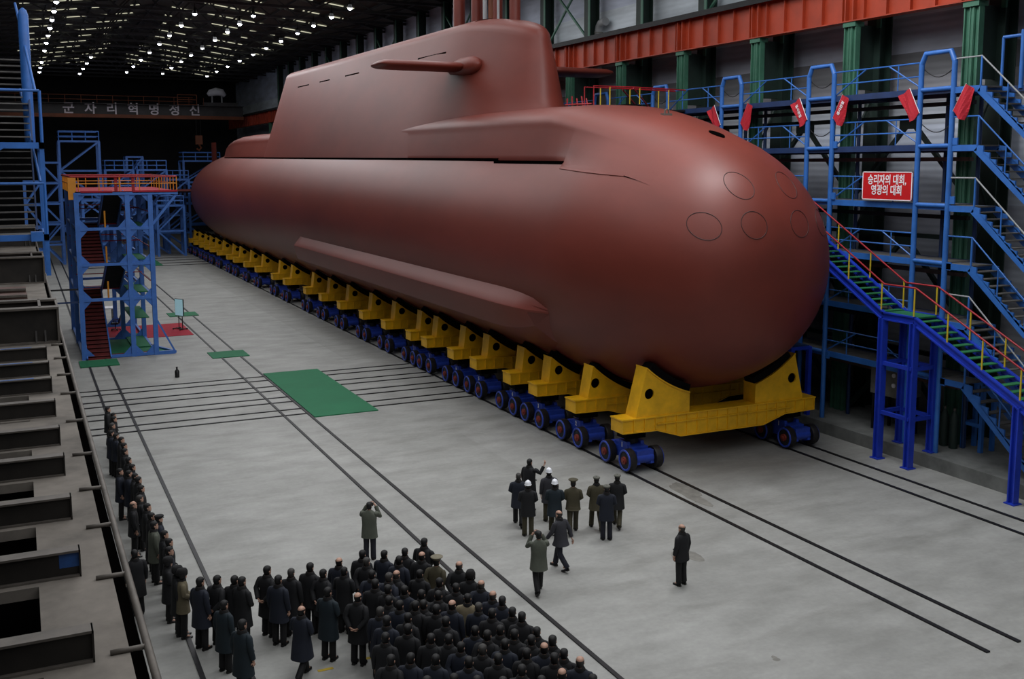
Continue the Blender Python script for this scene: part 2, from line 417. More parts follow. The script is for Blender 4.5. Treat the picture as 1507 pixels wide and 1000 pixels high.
TL = .0085
def lift(y): return TL * max(0, y - 37)
def halfw(y): return max(2.0, 3.82 - .0128 * (y - 37))          # casing half width at the slot
ZSB = 11.45
def ztop_(y): return 19.12 + .0135 * (y - 51)
def side0(y):
    t = min(1, max(0, (y - 50) / 8)); t = t * t * (3 - 2 * t)
    return 3.25 * (1 - t) + (halfw(y) + .02) * t
def topw(y): return 1.62 - .004 * (y - 50)
# casing section: wall from the slot, leaning in, rounded shoulder, gently crowned top
def casing_section(y, n=18):
    front = y < 37.0
    zs = 11.42 + lift(y) if not front else 11.09 - .062 * (37 - y)
    hw = halfw(y) if not front else math.sqrt(max(.3, hrad(y) ** 2 - (zs - ZC) ** 2)) + .035
    zw = 12.92 + lift(y); ztop = 13.84 + lift(y); xf = halfw(max(y, 37)) - .24
    t = min(1, max(0, (y - 50) / 8)); t = t * t * (3 - 2 * t)
    fa = (zw - ZSB - lift(y)) / (ztop_(y) - ZSB - lift(y)); xa = side0(y) + (topw(y) - side0(y)) * fa - .04
    xw = xf * (1 - t) + xa * t
    if front:
        h0 = halfw(37) + .015
        pts = [(hw, zs), (max(h0, hw - (hw - h0) * .6), zs + .12)] + [(h0 + (xw - h0) * i / 6, 11.42 + (zw - 11.42) * i / 6) for i in range(1, 7)]
    else:
        pts = [(hw + (xw - hw) * i / 7, zs + (zw - zs) * i / 7) for i in range(8)]
    for i in range(1, n + 1):
        a = PI / 2 * i / n
        pts.append((xw * math.cos(a) ** .62 if i < n else 0, zw + (ztop - zw) * math.sin(a) ** .9))
    full = [(SX - x, y, z) for x, z in pts] + [(SX + x, y, z) for x, z in reversed(pts[:-1])]
    full += [(SX + hw - .3, y, zs - .9), (SX - hw + .3, y, zs - .9)]
    return full
cm = MB(); rings = []
cys = [29.4, 29.9, 30.4, 30.9, 31.4, 32, 32.6, 33.3, 34, 34.7, 35.4, 36.2, 36.98, 37.02, 38, 39, 42, 46, 52, 60, 70, 80, 90, 100, 108, 113, 116.5, 119, 121, 122.5, 123.4]
def casing_front(y):
    """towards the bow the casing melts into the dome: pull every point onto or just inside the dome"""
    out = []
    for (x, yy, z) in casing_section(y):
        if y < 40.0:
            k = (40.0 - y) / 7.6; k = min(1, max(0, k)); k = k * k * (3 - 2 * k)
            d = math.hypot(x - SX, z - ZC); r = hrad(y) + .03 - .06 * min(1, max(0, (32.2 - y) / 1.8))
            sc = (1 - k) + k * min(1, r / d)
            x = SX + (x - SX) * sc; z = ZC + (z - ZC) * sc
        if y > 108:
            k = min(1, (y - 108) / 15.4); e = 1 - (1 - math.sqrt(max(0, 1 - k ** 2.6)))
            zs = 11.42 + lift(y) - .9
            z = zs + (z - zs) * (.30 + .70 * e); x = SX + (x - SX) * (.75 + .25 * e)
        out.append((x, yy, z))
    return out
cm.loft([casing_front(y) for y in cys])
casing = cm.build('casing', M['sub'], hull, smooth=True, auto=50)
# dark flood slot line under the casing, both sides
for s in (-1, 1):
    for nm, a, b, dz in (('flood_slot', 43.6, 119.0, .0), ('flood_slot', 37.0, 43.9, -.10)):
        sm = MB(); pts = []
        for i in range(25):
            y = a + (b - a) * i / 24; z = 11.40 + lift(y) + dz
            x = math.sqrt(max(.1, hrad(y) ** 2 - (z - ZC) ** 2))
            pts.append((max(x, halfw(y) - .04) + .05, y, z))
        sm.loft([[(SX + s * x, y, z - .09), (SX + s * x, y, z + .09), (SX + s * (x - .8), y, z + .09), (SX + s * (x - .8), y, z - .09)] for x, y, z in pts])
        sm.build(nm, M['slot'], hull)
# sail
def sail_ring(z, f):
    """f: 0 foot .. 1 top"""
    yl = 45.0; ya = 98.2
    out = []; n1, n2, n3 = 26, 14, 8
    def hw(y): return side0(y)
    pts = []
    LN = 12.5
    for i in range(n1 + 1):
        t = i / n1; u = 1 - (1 - t) ** 1.0
        y = yl + LN * (1 - math.cos(PI / 2 * t)); w = hw(yl + LN) * math.sin(PI / 2 * t) ** .86
        pts.append((w, y))
    for i in range(1, n2 + 1):
        y = yl + LN + (ya - 1.2 - yl - LN) * i / n2; pts.append((hw(y), y))
    w0 = hw(ya - 1.2)
    for i in range(1, n3 + 1):
        a = PI / 2 * i / n3; pts.append((w0 - .85 * (1 - math.cos(a)), ya - 1.2 + 1.2 * math.sin(a)))
    pts.append((0, ya))
    return pts
def ztop(y): return 19.12 + .0135 * (y - 51) - (.0 if y > 52 else .022 * (52 - y) ** 2)
sl = MB(); rings = []
levels = [0, .15, .28, .31, .34, .38, .42, .47, .55, .7, .82, .9]
def sail_pts(f, inset=0, dz=0):
    pts = sail_ring(0, f); out = []
    for w, y in pts:
        zt = ztop(y); zb = ZSB + lift(y)
        z = zb + (zt - zb) * f
        k = topw(max(50, y)) / side0(max(y, 50)); wf = w * (1 + (k - 1) * f)
        yl = 44.6; lean = (1.25 * f + .7 * max(0, f - .6) ** 1.3) if y < 70 else -4.6 * f
        wt = max(0, 1 - (y - yl) / 13) if y < 70 else max(0, (y - 93) / 5)
        fl = .35 * max(0, 1 - (f - .30) / .16) ** 2 * wt if f > .30 else .35 * wt
        out.append((wf, y + lean * (wt if y > 70 else min(1, wt * 1.6)) - (fl if y < 60 else 0), z))
    return out
def close(pts): return [(SX - w, y, z) for w, y, z in pts] + [(SX + w, y, z) for w, y, z in reversed(pts[1:-1])]
for f in levels: rings.append(close(sail_pts(f)))
base = sail_pts(.9)
yc = 71.0
for i in range(1, 9):
    a = PI / 2 * i / 8; k = 1 - .96 * (1 - math.cos(a))
    top = []
    for w, y, z in base:
        zt = ztop(y)
        ins = 1.5 * (1 - math.cos(a))
        yy = y + (ins if y < 52 else (-ins * .6 if y > 91.5 else 0))
        top.append((w * (1 - .97 * (1 - math.cos(a))), yy, z + (zt - z) * math.sin(a)))
    rings.append(close(top))
sl.loft(rings)
sail = sl.build('sail', M['sub'], hull, smooth=True, auto=60)
# vent slits on the sail side, following its top line
def sail_side(y, z):
    f = (z - ZSB - lift(y)) / (ztop(y) - ZSB - lift(y))
    return side0(y) + (topw(y) - side0(y)) * f
for s in (-1, 1):
    for a, b in ((84.6, 88.4), (78.2, 81.2), (70.6, 74.0), (63.5, 66.0), (54.2, 58.6)):
        m = MB()
        za, zb = 17.42 + .0125 * (a - 52), 17.42 + .0125 * (b - 52)
        xa, xb = sail_side(a, za) + .012, sail_side(b, zb) + .012
        m.loft([[(SX + s * xa, a, za - .045), (SX + s * xa, a, za + .045), (SX + s * (xa - .3), a, za + .045), (SX + s * (xa - .3), a, za - .045)],
                [(SX + s * xb, b, zb - .045), (SX + s * xb, b, zb + .045), (SX + s * (xb - .3), b, zb + .045), (SX + s * (xb - .3), b, zb - .045)]])
        m.build('vent_slit', M['slot'], sail)
# sail planes
for s in (-1, 1):
    pm = MB(); secs = []
    for t, ch, th in ((0, 2.6, .5), (.35, 2.6, .5), (.7, 2.6, .5), (.92, 2.6, .48), (.97, 2.3, .34), (1.0, 1.6, .06)):
        x = SX + s * (1.9 + 5.0 * t); z = 16.42 + .0 * t
        sec = []
        for k in range(20):
            a = 2 * PI * k / 20; cy = .5 + .5 * math.cos(a)
            sec.append((x, 50.7 + (1 - math.cos(a)) * .5 * ch + (2.6 - ch) * .3, z + th * .5 * math.sin(a) * (1.15 - .35 * (1 - cy))))
        secs.append(sec)
    pm.loft(secs)
    pl_ = pm.build('sail_plane', M['sub'], hull, smooth=True)
    fm = MB()
    fm.tube([(SX + s * (1.75 + .1 * i), 50.1 + .0 * i, 16.45) for i in range(0)] or [(SX + s * 2.0, 49.7, 16.45), (SX + s * 2.0, 49.9, 16.45), (SX + s * 2.0, 50.4, 16.45), (SX + s * 2.0, 51.6, 16.45), (SX + s * 2.0, 53.0, 16.42), (SX + s * 1.9, 54.3, 16.4)], [.08, .3, .46, .5, .4, .06], 16)
    fm.build('plane_fairing', M['sub'], pl_, smooth=True)
# masts on the sail
for x, y, r, m in ((-.45, 56.0, .34, 'sub'), (.35, 55.0, .34, 'sub'), (-.3, 53.9, .28, 'sub'), (.4, 53.2, .26, 'craneor'), (-.35, 52.6, .12, 'lightgrey'), (.1, 51.9, .26, 'sub'), (-.15, 51.3, .07, 'lightgrey'), (.5, 50.6, .3, 'sub')):
    MB().cyl((SX + x, y), 'z', r, ztop(y) - .4, 22.6, 18).build('mast', M[m], hull, smooth=True, auto=40)
# long fairing low on each side
for s in (-1, 1):
    fm = MB(); rr = []
    N = 40; ya, yb = 36.2, 76.5
    for i in range(N + 1):
        t = i / N; y = ya + (yb - ya) * t
        e = min(1, (1 - t) * N / 1.5, 1)
        k = 1.0
        if y < 40.2: q = (40.2 - y) / 4.0; k = math.sqrt(max(0, 1 - q * q))
        if y > 75.5: q = (y - 75.5) / 1.0; k = math.sqrt(max(0, 1 - q * q)) * .9 + .1
        ri = hrad(y) - .35
        def onhull(z): return math.sqrt(max(.05, ri * ri - (z - ZC) ** 2))
        zu, zo, zl = 5.5 + .5 * k, 5.36, 5.3 - 2.15 * k
        wu = math.sqrt(max(.05, hrad(y) ** 2 - (zu - ZC) ** 2))
        xo = math.sqrt(max(.05, hrad(y) ** 2 - (zo - ZC) ** 2)) * (1 - k) + k * 5.68
        xm = math.sqrt(max(.05, hrad(y) ** 2 - (4.3 - ZC) ** 2)) * (1 - k) + k * 5.42
        zm = 5.3 - .95 * k
        xl = math.sqrt(max(.05, hrad(y) ** 2 - (zl - ZC) ** 2))
        rr.append([(SX + s * (wu - .4), y, zu), (SX + s * wu, y, zu), (SX + s * (wu + (xo - wu) * .6), y, zu + (zo - zu) * .55), (SX + s * (xo - .03), y, zo + .06), (SX + s * xo, y, zo), (SX + s * (xo - .01), y, zo - .08),
                   (SX + s * xm, y, zm), (SX + s * (xl + .02), y, zl), (SX + s * (xl - .6), y, zl)])
    fm.loft(rr)
    fm.build('side_fairing', M['sub'], hull, smooth=True, auto=28)
# torpedo tube shutter outlines on the bow, each a seam following the surface
def ysurf(x, z):
    d = math.hypot(x - SX, z - ZC); s2 = 1 - (d / R0) ** CN
    return Y0 - CA * math.sqrt(max(0, s2))
for x, z in ((22.85, 10.50), (22.9, 9.15), (21.32, 9.12), (24.95, 10.50), (24.9, 9.15), (26.48, 9.12)):
    pts = []
    for k in range(48):
        a = 2 * PI * k / 48; px, pz = x + .47 * math.cos(a), z + .47 * math.sin(a)
        pts.append((px, ysurf(px, pz), pz))
    MB().tube(pts, .014, 6, closed=True).build('tube_shutter_seam', M['seam'], hull, smooth=True)
# mooring hole on the dome top
m = MB(); pts = []
c0 = Vector((23.98, 32.17, 0))
ringp = []
for k in range(24):
    a = 2 * PI * k / 24; x = 24.02 + .22 * math.cos(a); y = 32.2 + .42 * math.sin(a)
    d = hrad(y); z = ZC + math.sqrt(max(0, d * d - (x - SX) ** 2)); ringp.append((x, y, z + .055))
cz = sum(p[2] for p in ringp) / 24
m.loft([[(p[0], p[1], p[2] - .3) for p in ringp], ringp])
m.build('mooring_hole', M['slot'], hull)
# deck fittings
zt = 13.85
f = MB(); f.box(23.7, 24.1, 35.3, 35.55, 12.9, 13.30); f.tube([(23.8, 35.4, 13.28), (23.82, 35.4, 13.44), (23.9, 35.4, 13.46)], .035); f.tube([(24.0, 35.4, 13.28), (23.98, 35.4, 13.44), (23.9, 35.4, 13.46)], .035)
f.build('deck_cleat', M['edge'], hull)
f = MB()
for i in range(5): f.tube([(23.6 + .22 * i, 43.3 - .15 * i, 13.6), (23.62 + .2 * i, 43.3 - .1 * i, 14.35 + .1 * (i % 2))], .035)
f.tube([(23.5, 43.3, 14.05), (24.6, 42.7, 14.1)], .03)
f.build('deck_fitting', M['red'], hull)
for y, w in ((41.3, .9), (39.6, .9)):
    MB().box(24.6, 25.4, y, y + w, 13.3, 13.92).build('deck_hatch_rim', M['pad'], hull)
# stern planes and rudder
for s in (-1, 1):
    MB().loft([[(SX + s * x, 138.4 + a, 8.0 + b) for a, b in ((0, 0), (.8, .22), (2.4, .2), (3.4, 0), (2.4, -.2), (.8, -.22))] for x in (2.5, 5.7)]).build('stern_plane', M['sub'], hull, smooth=True, auto=40)
for z0, z1 in ((9.5, 14.3), (5.5, 1.6)):
    MB().loft([[(SX + b, 140.5 + a, z) for a, b in ((0, 0), (.8, .22), (2.4, .2), (3.4, 0), (2.4, -.2), (.8, -.22))] for z in (z0, z1)]).build('rudder', M['sub'], hull, smooth=True, auto=40)
# ------------------------------------------------------------------ cradles
def saddle_mesh(tx, tz, bx, xi, ra, y0, y1, hole, hr):
    """one saddle plate box with a round hole; x runs from the outer foot bx to the inner end xi"""
    arc = []
    a0 = math.atan2(tz - ZC, tx - SX)
    zi = ZC - math.sqrt(max(.1, ra * ra - (xi - SX) ** 2)); a1 = math.atan2(zi - ZC, xi - SX)
    for i in range(13):
        a = a0 + (a1 - a0) * i / 12; r = math.hypot(tx - SX, tz - ZC) * (1 - i / 12) + ra * i / 12
        arc.append((SX + r * math.cos(a), ZC + r * math.sin(a)))
    poly = [(bx, 1.97)] + arc + [(xi, 1.97)]
    hx, hz = hole
    def hit(a):
        dx, dz = math.cos(a), math.sin(a); best = None
        for i in range(len(poly)):
            (x1, z1), (x2, z2) = poly[i], poly[(i + 1) % len(poly)]
            ex, ez = x2 - x1, z2 - z1; den = dx * ez - dz * ex
            if abs(den) < 1e-9: continue
            t = ((x1 - hx) * ez - (z1 - hz) * ex) / den; u = ((x1 - hx) * dz - (z1 - hz) * dx) / den
            if t > 0 and -1e-6 <= u <= 1 + 1e-6 and (best is None or t < best): best = t
        return (hx + dx * best, hz + dz * best) if best else None
    angs = sorted([2 * PI * k / 32 for k in range(32)] + [math.atan2(z - hz, x - hx) % (2 * PI) for x, z in poly])
    angs = [a for i, a in enumerate(angs) if i == 0 or a - angs[i - 1] > 1e-4]
    out = [hit(a) for a in angs]; inn = [(hx + hr * math.cos(a), hz + hr * math.sin(a)) for a in angs]
    n = len(angs); m = MB()
    vs = [(x, y, z) for y in (y0, y1) for rngs in (out, inn) for x, z in rngs]
    fs = []
    for i in range(n):
        k = (i + 1) % n
        fs += [(i, k, n + k, n + i), (2 * n + i, 3 * n + i, 3 * n + k, 2 * n + k), (i, 2 * n + i, 2 * n + k, k), (n + i, n + k, 3 * n + k, 3 * n + i)]
    m.add(vs, fs); return m, arc
def make_cradle(ra, tx, tz, xi, heavy):
    root = thing('hull_cradle', 'x', 'cradle', group='yellow cradles under the submarine')
    w = .42
    b = MB(); z1 = 1.97
    zb_end, zb_mid = (1.5, 1.14)
    prof = [(19.4, z1), (19.4, zb_end), (20.9, zb_end - .03), (21.95, zb_mid), (25.85, zb_mid), (26.9, zb_end - .03), (28.4, zb_end), (28.4, z1)]
    b.prism(prof, 'y', -w + .05, w - .05)
    top = MB(); top.box(19.36, 28.44, -w, w, z1 - .03, z1 + .02)
    for i in range(len(prof) - 2):
        (xa, za), (xb, zb) = prof[i + 1], prof[i + 2]
        if i < 5: top.prism([(xa, za), (xb, zb), (xb, zb - .04), (xa, za - .04)], 'y', -w, w)
    beam = b.build('cross_beam', M['yellow'], root); top.build('flange', M['yellow'], beam)
    st = MB(); n = 19
    for i in range(n + 1):
        x = 19.42 + (28.38 - 19.42) * i / n
        zb = zb_end if x < 20.9 or x > 26.9 else (zb_mid if 21.95 < x < 25.85 else zb_end + (zb_mid - zb_end) * ((x - 20.9) / 1.05 if x < 23 else (26.9 - x) / 1.05))
        for s in (-1, 1): st.box(x - .02, x + .02, s * (w - .05), s * (w - .005), zb, z1)
    for s in (-1, 1): st.box(20.9, 27.2, s * (w - .04), s * (w + .0), 1.66, 1.70)
    st.build('stiffener_ribs', M['yellow'], beam)
    for s in (0, 1):
        m, arc = saddle_mesh(tx, tz, 19.98, xi, ra, -.36, .36, (tx + (.11 if heavy else .36), 2.0 + (tz - 2.0) * .46), .2)
        if s: m.v = [(2 * SX - x, y, z) for x, y, z in m.v]
        sd = m.build('saddle', M['yellow'], root)
        hp = MB(); hp.cyl((tx + (.11 if heavy else .36), 2.0 + (tz - 2.0) * .46), 'y', .205, -.3, .3, 24)  # black plug put in the hole for the dark of its hollow inside
        if s: hp.v = [(2 * SX - x, y, z) for x, y, z in hp.v]
        hp.build('hole_shade_plug', M['slot'], sd)
        fl = MB()
        fl.loft([[(x, -.40, z), (x, .40, z), (x - .01, .40, z - .05), (x - .01, -.40, z - .05)] for x, z in arc])
        if s: fl.v = [(2 * SX - x, y, z) for x, y, z in fl.v]
        fl.build('saddle_flange', M['yellow'], sd)
        pd = MB(); PT = .26 if heavy else .36
        pts = []
        for x, z in arc[1:]:
            d = math.hypot(x - SX, z - ZC); pts.append((x, z, d))
        pd.loft([[(x, -.3, z), (x, .3, z), (SX + (x - SX) * ra / d * (1 - PT / ra), .3, ZC + (z - ZC) * (1 - PT / ra) * ra / d), (SX + (x - SX) * (1 - PT / ra) * ra / d, -.3, ZC + (z - ZC) * (1 - PT / ra) * ra / d)] for x, z, d in pts])
        if s: pd.v = [(2 * SX - x, y, z) for x, y, z in pd.v]
        pd.build('pad', M['pad'], root)
    return root
CY = [31.62, 35.15, 38.5, 41.1, 44.9, 47.8, 51.6, 54.1, 58.5, 63.0, 68.1, 72.9, 77.4, 84.2, 88.6, 95.5, 100.8, 106.2, 110.0, 115.7, 120.5, 124.4, 128.0, 132.5, 136.6]
base = make_cradle(R0 + .42, 20.12, 3.10, 21.5, False)
c1 = make_cradle(hrad(31.62) + .32, 20.45, 3.84, 22.36, True)
c2 = make_cradle(hrad(35.15) + .29, 20.22, 3.3, 22.0, True)
for i, y in enumerate(CY):
    c = c1 if i == 0 else c2 if i == 1 else base if i == 2 else dup(base)
    c.location = (0, y, 0)
    c['label'] = ('yellow cradle at the very bow, wide beam with two holed saddles' if i == 0 else 'yellow cradle with holed saddles under the submarine hull, %s counted from the bow' % ORD[i]).replace('nearest the bow dome', 'at the very bow')
# ------------------------------------------------------------------ bogies
def make_bogie():
    r = thing('bogie', 'x', 'bogie', group='blue four-wheel bogies under the cradles')
    f = MB()
    for x in (-.30, .30):          # dog-bone side plates
        f.prism([(-1.0, .30), (-.95, .62), (-.7, .78), (-.35, .72), (-.28, .98), (.28, .98), (.35, .72), (.7, .78), (.95, .62), (1.0, .30), (.7, .2), (.4, .34), (-.4, .34), (-.7, .2)], 'x', x - .07, x + .07)
    f.box(-.34, .34, -.62, .62, .40, .86)
    f.build('frame', M['bogie'], r)
    for y in (-.82, .82):
        t = MB(); t.cyl((y, .50), 'x', .2, -.36, .36, 18); t.build('axle_tube', M['bogie'], r, smooth=True, auto=40)
        MB().box(-.36, .36, y - .15, y + .10, .52, .80).build('axle_bracket', M['bogie'], r)
    MB().cyl((0, 0), 'z', .26, .9, 1.13, 20).build('swivel', M['dark'], r, smooth=True, auto=40)
    MB().box(-.42, .42, -.33, .33, 1.1, 1.42).build('bearing_block', M['pad'], r)
    for x in (-1, 1):
        for y in (-.71, .71):
            w = MB()
            w.tube([(x * .42, y, .45), (x * .43, y, .45), (x * .46, y, .45), (x * .70, y, .45), (x * .72, y, .45)], [.34, .405, .42, .42, .39], 28)
            wh = w.build('wheel', M['tyre'], r, smooth=True, auto=35)
            rm = MB(); rm.tube([(x * .715, y + .36 * math.cos(a), .45 + .36 * math.sin(a)) for a in [2 * PI * k / 28 for k in range(28)]], .045, 6, closed=True)
            rm.build('rim', M['bogie'], wh, smooth=True)
            hb = MB(); hb.cyl((y, .45), 'x', .145, min(x * .70, x * .79), max(x * .70, x * .79), 18); hb.cyl((y, .45), 'x', .07, min(x * .78, x * .83), max(x * .78, x * .83), 12)
            hb.build('hub', M['hub'], wh, smooth=True, auto=40)
    return r
b0 = make_bogie(); first = True
for side, bx in (('near', 20.22), ('far', 27.62)):
    for i, y in enumerate(CY):
        if side == 'far' and i > 10: continue
        b = b0 if first else dup(b0); first = False
        b.location = (bx, y + .3, .03)
        b['label'] = ('blue bogie numbered %d at the open floor end of the %s cradle from the bow' % (i + 1, ORD[i]) if side == 'near' and i < 6 else 'blue bogie at the %s end of the %s cradle from the bow' % ('open floor' if side == 'near' else 'wall', ORD[i]))
        if i < 6 and side == 'near':
            text_part('number', str(i + 1), .26, M['white'], b, frame((0, -1, 0), (0, 0, 1), (-.372, .05, .82)), .003)

# ------------------------------------------------------------------ blue stair tower beside the stern half
TW = thing('stair_tower', 'blue steel stair tower with red and amber topped platform beside the submarine', 'stair tower', (2.85, 63.7, 0))
def tl(m): m.v = [(x - 2.85, y - 63.7, z) for x, y, z in m.v]; return m
TX, TY, TZ = (2.95, 5.68, 6.95), (63.8, 70.3, 76.4), (.12, 3.5, 5.55, 7.62, 9.68)
for y in TY:
    for x in TX:
        tl(MB().box(x - .13, x + .13, y - .13, y + .13, 0, 9.7)).build('post', M['tower'], TW)
for j, y in enumerate(TY):
    for z in TZ:
        g = MB()
        g.box(TX[0], TX[2], y - .1, y + .1, z - .1, z + .06)
        for x in TX:      # corner gussets
            for sx in (-1, 1):
                for sz in (-1, 1):
                    if (x == TX[0] and sx < 0) or (x == TX[2] and sx > 0) or (z < 1 and sz < 0) or (z > 9 and sz > 0): continue
                    g.prism([(x, z), (x + sx * .62, z), (x + sx * .13, z + sz * .55), (x, z + sz * .55)], 'y', y - .05, y + .05)
        tl(g).build('cross_frame', M['tower'], TW)
g = MB()
for x in (TX[0], TX[2]):
    for z in TZ: g.box(x - .07, x + .07, TY[0], TY[2], z - .1, z + .06)
tl(g).build('side_beam', M['tower'], TW)
for y in TY: tl(MB().bar((6.95, y, 7.7), (8.5, y, 9.62), .14)).build('cantilever_brace', M['tower'], TW)
g = MB(); g.bar((6.95, 63.8, .1), (8.02, 63.8, .1), .2); g.bar((8.02, 63.8, .1), (6.95, 66.6, .1), .16); g.bar((7.0, 63.85, 2.2), (8.0, 63.85, .15), .1)
tl(g).build('outrigger', M['tower'], TW)
tl(MB().prism([(6.9, 63.9), (7.85, 63.9), (6.9, 66.4)], 'z', .03, .09)).build('outrigger_mat', M['mat'], TW)
tl(MB().box(2.9, 8.5, 63.7, 76.5, 9.66, 9.76)).build('top_platform', M['carpet'], TW)
tl(MB().box(2.88, 8.52, 63.66, 76.54, 9.55, 9.70)).build('platform_edge', M['tower'], TW)
e = MB(); e.box(3.2, 4.9, 63.66, 63.72, 9.66, 9.80); e.box(6.0, 8.5, 63.66, 63.72, 9.66, 9.80)
tl(e).build('carpet_edge', M['carpet'], TW)
rl = MB()
rl.tube([(2.7, 63.75, 10.6), (8.48, 63.75, 10.6), (8.48, 76.4, 10.6), (2.7, 76.4, 10.6), (2.7, 63.75, 10.6)], .055, 6)
tl(rl).build('top_rail', M['red'], TW)
rl = MB()
rl.tube([(2.7, 63.75, 10.2), (8.48, 63.75, 10.2), (8.48, 76.4, 10.2), (2.7, 76.4, 10.2), (2.7, 63.75, 10.2)], .03, 6)
for x in (2.75, 3.1, 4.2, 5.3, 6.4, 7.5, 8.48): rl.tube([(x, 63.75, 9.7), (x, 63.75, 10.6)], .03, 6); rl.tube([(x, 76.4, 9.7), (x, 76.4, 10.6)], .03, 6)
for k in range(1, 9): rl.tube([(8.48, 63.75 + 1.4 * k, 9.7), (8.48, 63.75 + 1.4 * k, 10.6)], .03, 6); rl.tube([(2.7, 63.75 + 1.4 * k, 9.7), (2.7, 63.75 + 1.4 * k, 10.6)], .03, 6)
tl(rl).build('rail_post', M['amber'], TW)
tl(MB().box(2.55, 2.98, 63.7, 63.95, 9.3, 10.55)).build('corner_panel', M['amber'], TW)
for x in (5.05, 6.0): tl(MB().box(x, x + .16, 63.9, 64.1, 9.72, 10.56)).build('gate_post', M['red'], TW)
def flight(x0, x1, ya, za, yb, zb, m, n, parent, side=M['tower']):
    t = MB()
    for i in range(n):
        k = (i + .5) / n; y = ya + (yb - ya) * k; z = za + (zb - za) * (i + 1) / n; d = abs(yb - ya) / n
        t.box(x0, x1, y - d * .55, y + d * .55, z - .06, z)
        t.box(x0, x1, y - d * .55 if yb > ya else y + d * .5, y - d * .5 if yb > ya else y + d * .55, z - (zb - za) / n, z)
    o = tl(t).build('stair_treads', m, parent)
    s = MB()
    for x in (x0 - .05, x1 + .05): s.bar((x, ya, za), (x, yb, zb), .07, .28)
    tl(s).build('stringer', side, parent)
    return o
flight(3.15, 4.35, 63.6, 0, 69.6, 3.5, M['treadred'], 18, TW)
flight(4.5, 5.5, 69.6, 3.5, 64.6, 5.55, M['dark'], 12, TW)
flight(3.15, 4.35, 64.6, 5.55, 69.6, 7.62, M['treadred'], 12, TW)
flight(4.5, 5.5, 69.6, 7.62, 64.6, 9.68, M['dark'], 12, TW)
for z in (3.5, 7.62): tl(MB().box(3.0, 5.6, 69.6, 71.4, z - .07, z)).build('landing', M['carpet'], TW)
tl(MB().box(3.0, 5.6, 63.75, 64.7, 5.47, 5.55)).build('landing', M['mat'], TW)
for z in (.2, 2.0, 3.6, 5.6, 7.66):
    tl(MB().box(5.8, 6.85, 66.0, 71.5, z - .05, z)).build('deck_mat', M['mat'], TW)
tl(MB().box(4.5, 6.85, 63.95, 69.8, .05, .13)).build('base_mat', M['mat'], TW)
tl(MB().box(4.45, 6.9, 63.9, 64.4, .06, .15)).build('base_carpet', M['treadred'], TW)
for z in (3.5, 5.55, 7.62):
    h = MB()
    for y in (69.7, 76.2): h.tube([(3.0, y, z + .95), (6.9, y, z + .95)], .035, 6)
    for x in (5.8, 6.8): h.tube([(x, 64.0, z + .95), (x, 76.2, z + .95)], .03, 6)
    tl(h).build('inner_handrail', M['red'], TW)
    for x in (4.45, 5.6): tl(MB().tube([(x, 64.2, z), (x, 64.2, z + 1.0)], .05, 6)).build('newel_post', M['amber'], TW)

# ------------------------------------------------------------------ things around the tower
def monitor():
    r = thing('screen_stand', 'flat display screen on a black wheeled stand at the edge of the red carpet', 'screen', (9.55, 72.9, 0), math.radians(-62))
    m = MB(); m.box(-.46, .46, -.035, .035, .98, 2.16); m.build('screen_housing', M['black'], r)
    MB().box(-.43, .43, -.045, -.036, 1.01, 2.13).build('display', M['screen'], r)
    p = MB()
    for x in (-.2, .2): p.tube([(x, .06, .12), (x, .06, 1.6)], .03, 8)
    p.bar((-.2, .06, .75), (.2, .06, .75), .04); p.build('pole', M['dark'], r)
    p = MB(); p.box(-.42, .42, -.05, .05, .08, .13)
    for x in (-.38, .38): p.box(x - .04, x + .04, -.32, .32, .07, .13)
    p.build('base', M['black'], r)
    for x in (-.38, .38):
        for y in (-.28, .28): MB().cyl((y, .045), 'x', .04, x - .02, x + .02, 10).build('castor', M['black'], r)
monitor()
def office_chair():
    r = thing('office_chair', 'black wheeled office chair standing on the red carpet under the tower', 'chair', (5.5, 74.4, 0.03), math.radians(70))
    MB().loft([[(x * a, y * a, z) for x, y in ((-.25, -.25), (.25, -.25), (.27, .25), (-.27, .25))] for a, z in ((.9, .44), (1, .47), (1, .51), (.92, .54))]).build('seat', M['cam'], r)
    MB().loft([[(x * a, -.26 - .04 * i, .62 + .13 * i), (-x * a, -.26 - .04 * i, .62 + .13 * i), (-x * a, -.33 - .04 * i, .62 + .13 * i), (x * a, -.33 - .04 * i, .62 + .13 * i)] for i, (x, a) in enumerate(((.2, 1), (.25, 1), (.26, 1), (.25, 1), (.19, 1)))]).build('backrest', M['cam'], r)
    MB().bar((0, -.2, .46), (0, -.32, .75), .06).build('back_support', M['dark'], r)
    MB().tube([(0, 0, .1), (0, 0, .45)], .035).build('column', M['dark'], r)
    for s in (-1, 1): MB().tube([(s * .27, -.15, .5), (s * .31, -.12, .7), (s * .31, .15, .7), (s * .27, .18, .5)], .025).build('armrest', M['cam'], r)
    b = MB()
    for k in range(5): b.bar((0, 0, .11), (.3 * math.cos(k * 1.2566), .3 * math.sin(k * 1.2566), .08), .05)
    b.build('star_base', M['dark'], r)
    for k in range(5): MB().cyl((.3 * math.sin(k * 1.2566), .035), 'x', .035, .3 * math.cos(k * 1.2566) - .02, .3 * math.cos(k * 1.2566) + .02, 10).build('castor', M['black'], r)
office_chair()
def white_table():
    r = thing('work_table', 'pale work table with a slanted white board top behind the office chair', 'table', (4.9, 79.3, 0))
    MB().bar((-.9, 0, 1.0), (.9, 0, 1.0), 1.3, .06).build('table_top', M['white'], r)
    for x in (-.8, .8):
        for y in (-.5, .5): MB().box(x - .03, x + .03, y - .03, y + .03, 0, .98).build('leg', M['dark'], r)
    MB().box(-.9, -.2, -.64, .64, 1.03, 1.12).build('blue_folder', M['bogie'], r)
white_table()
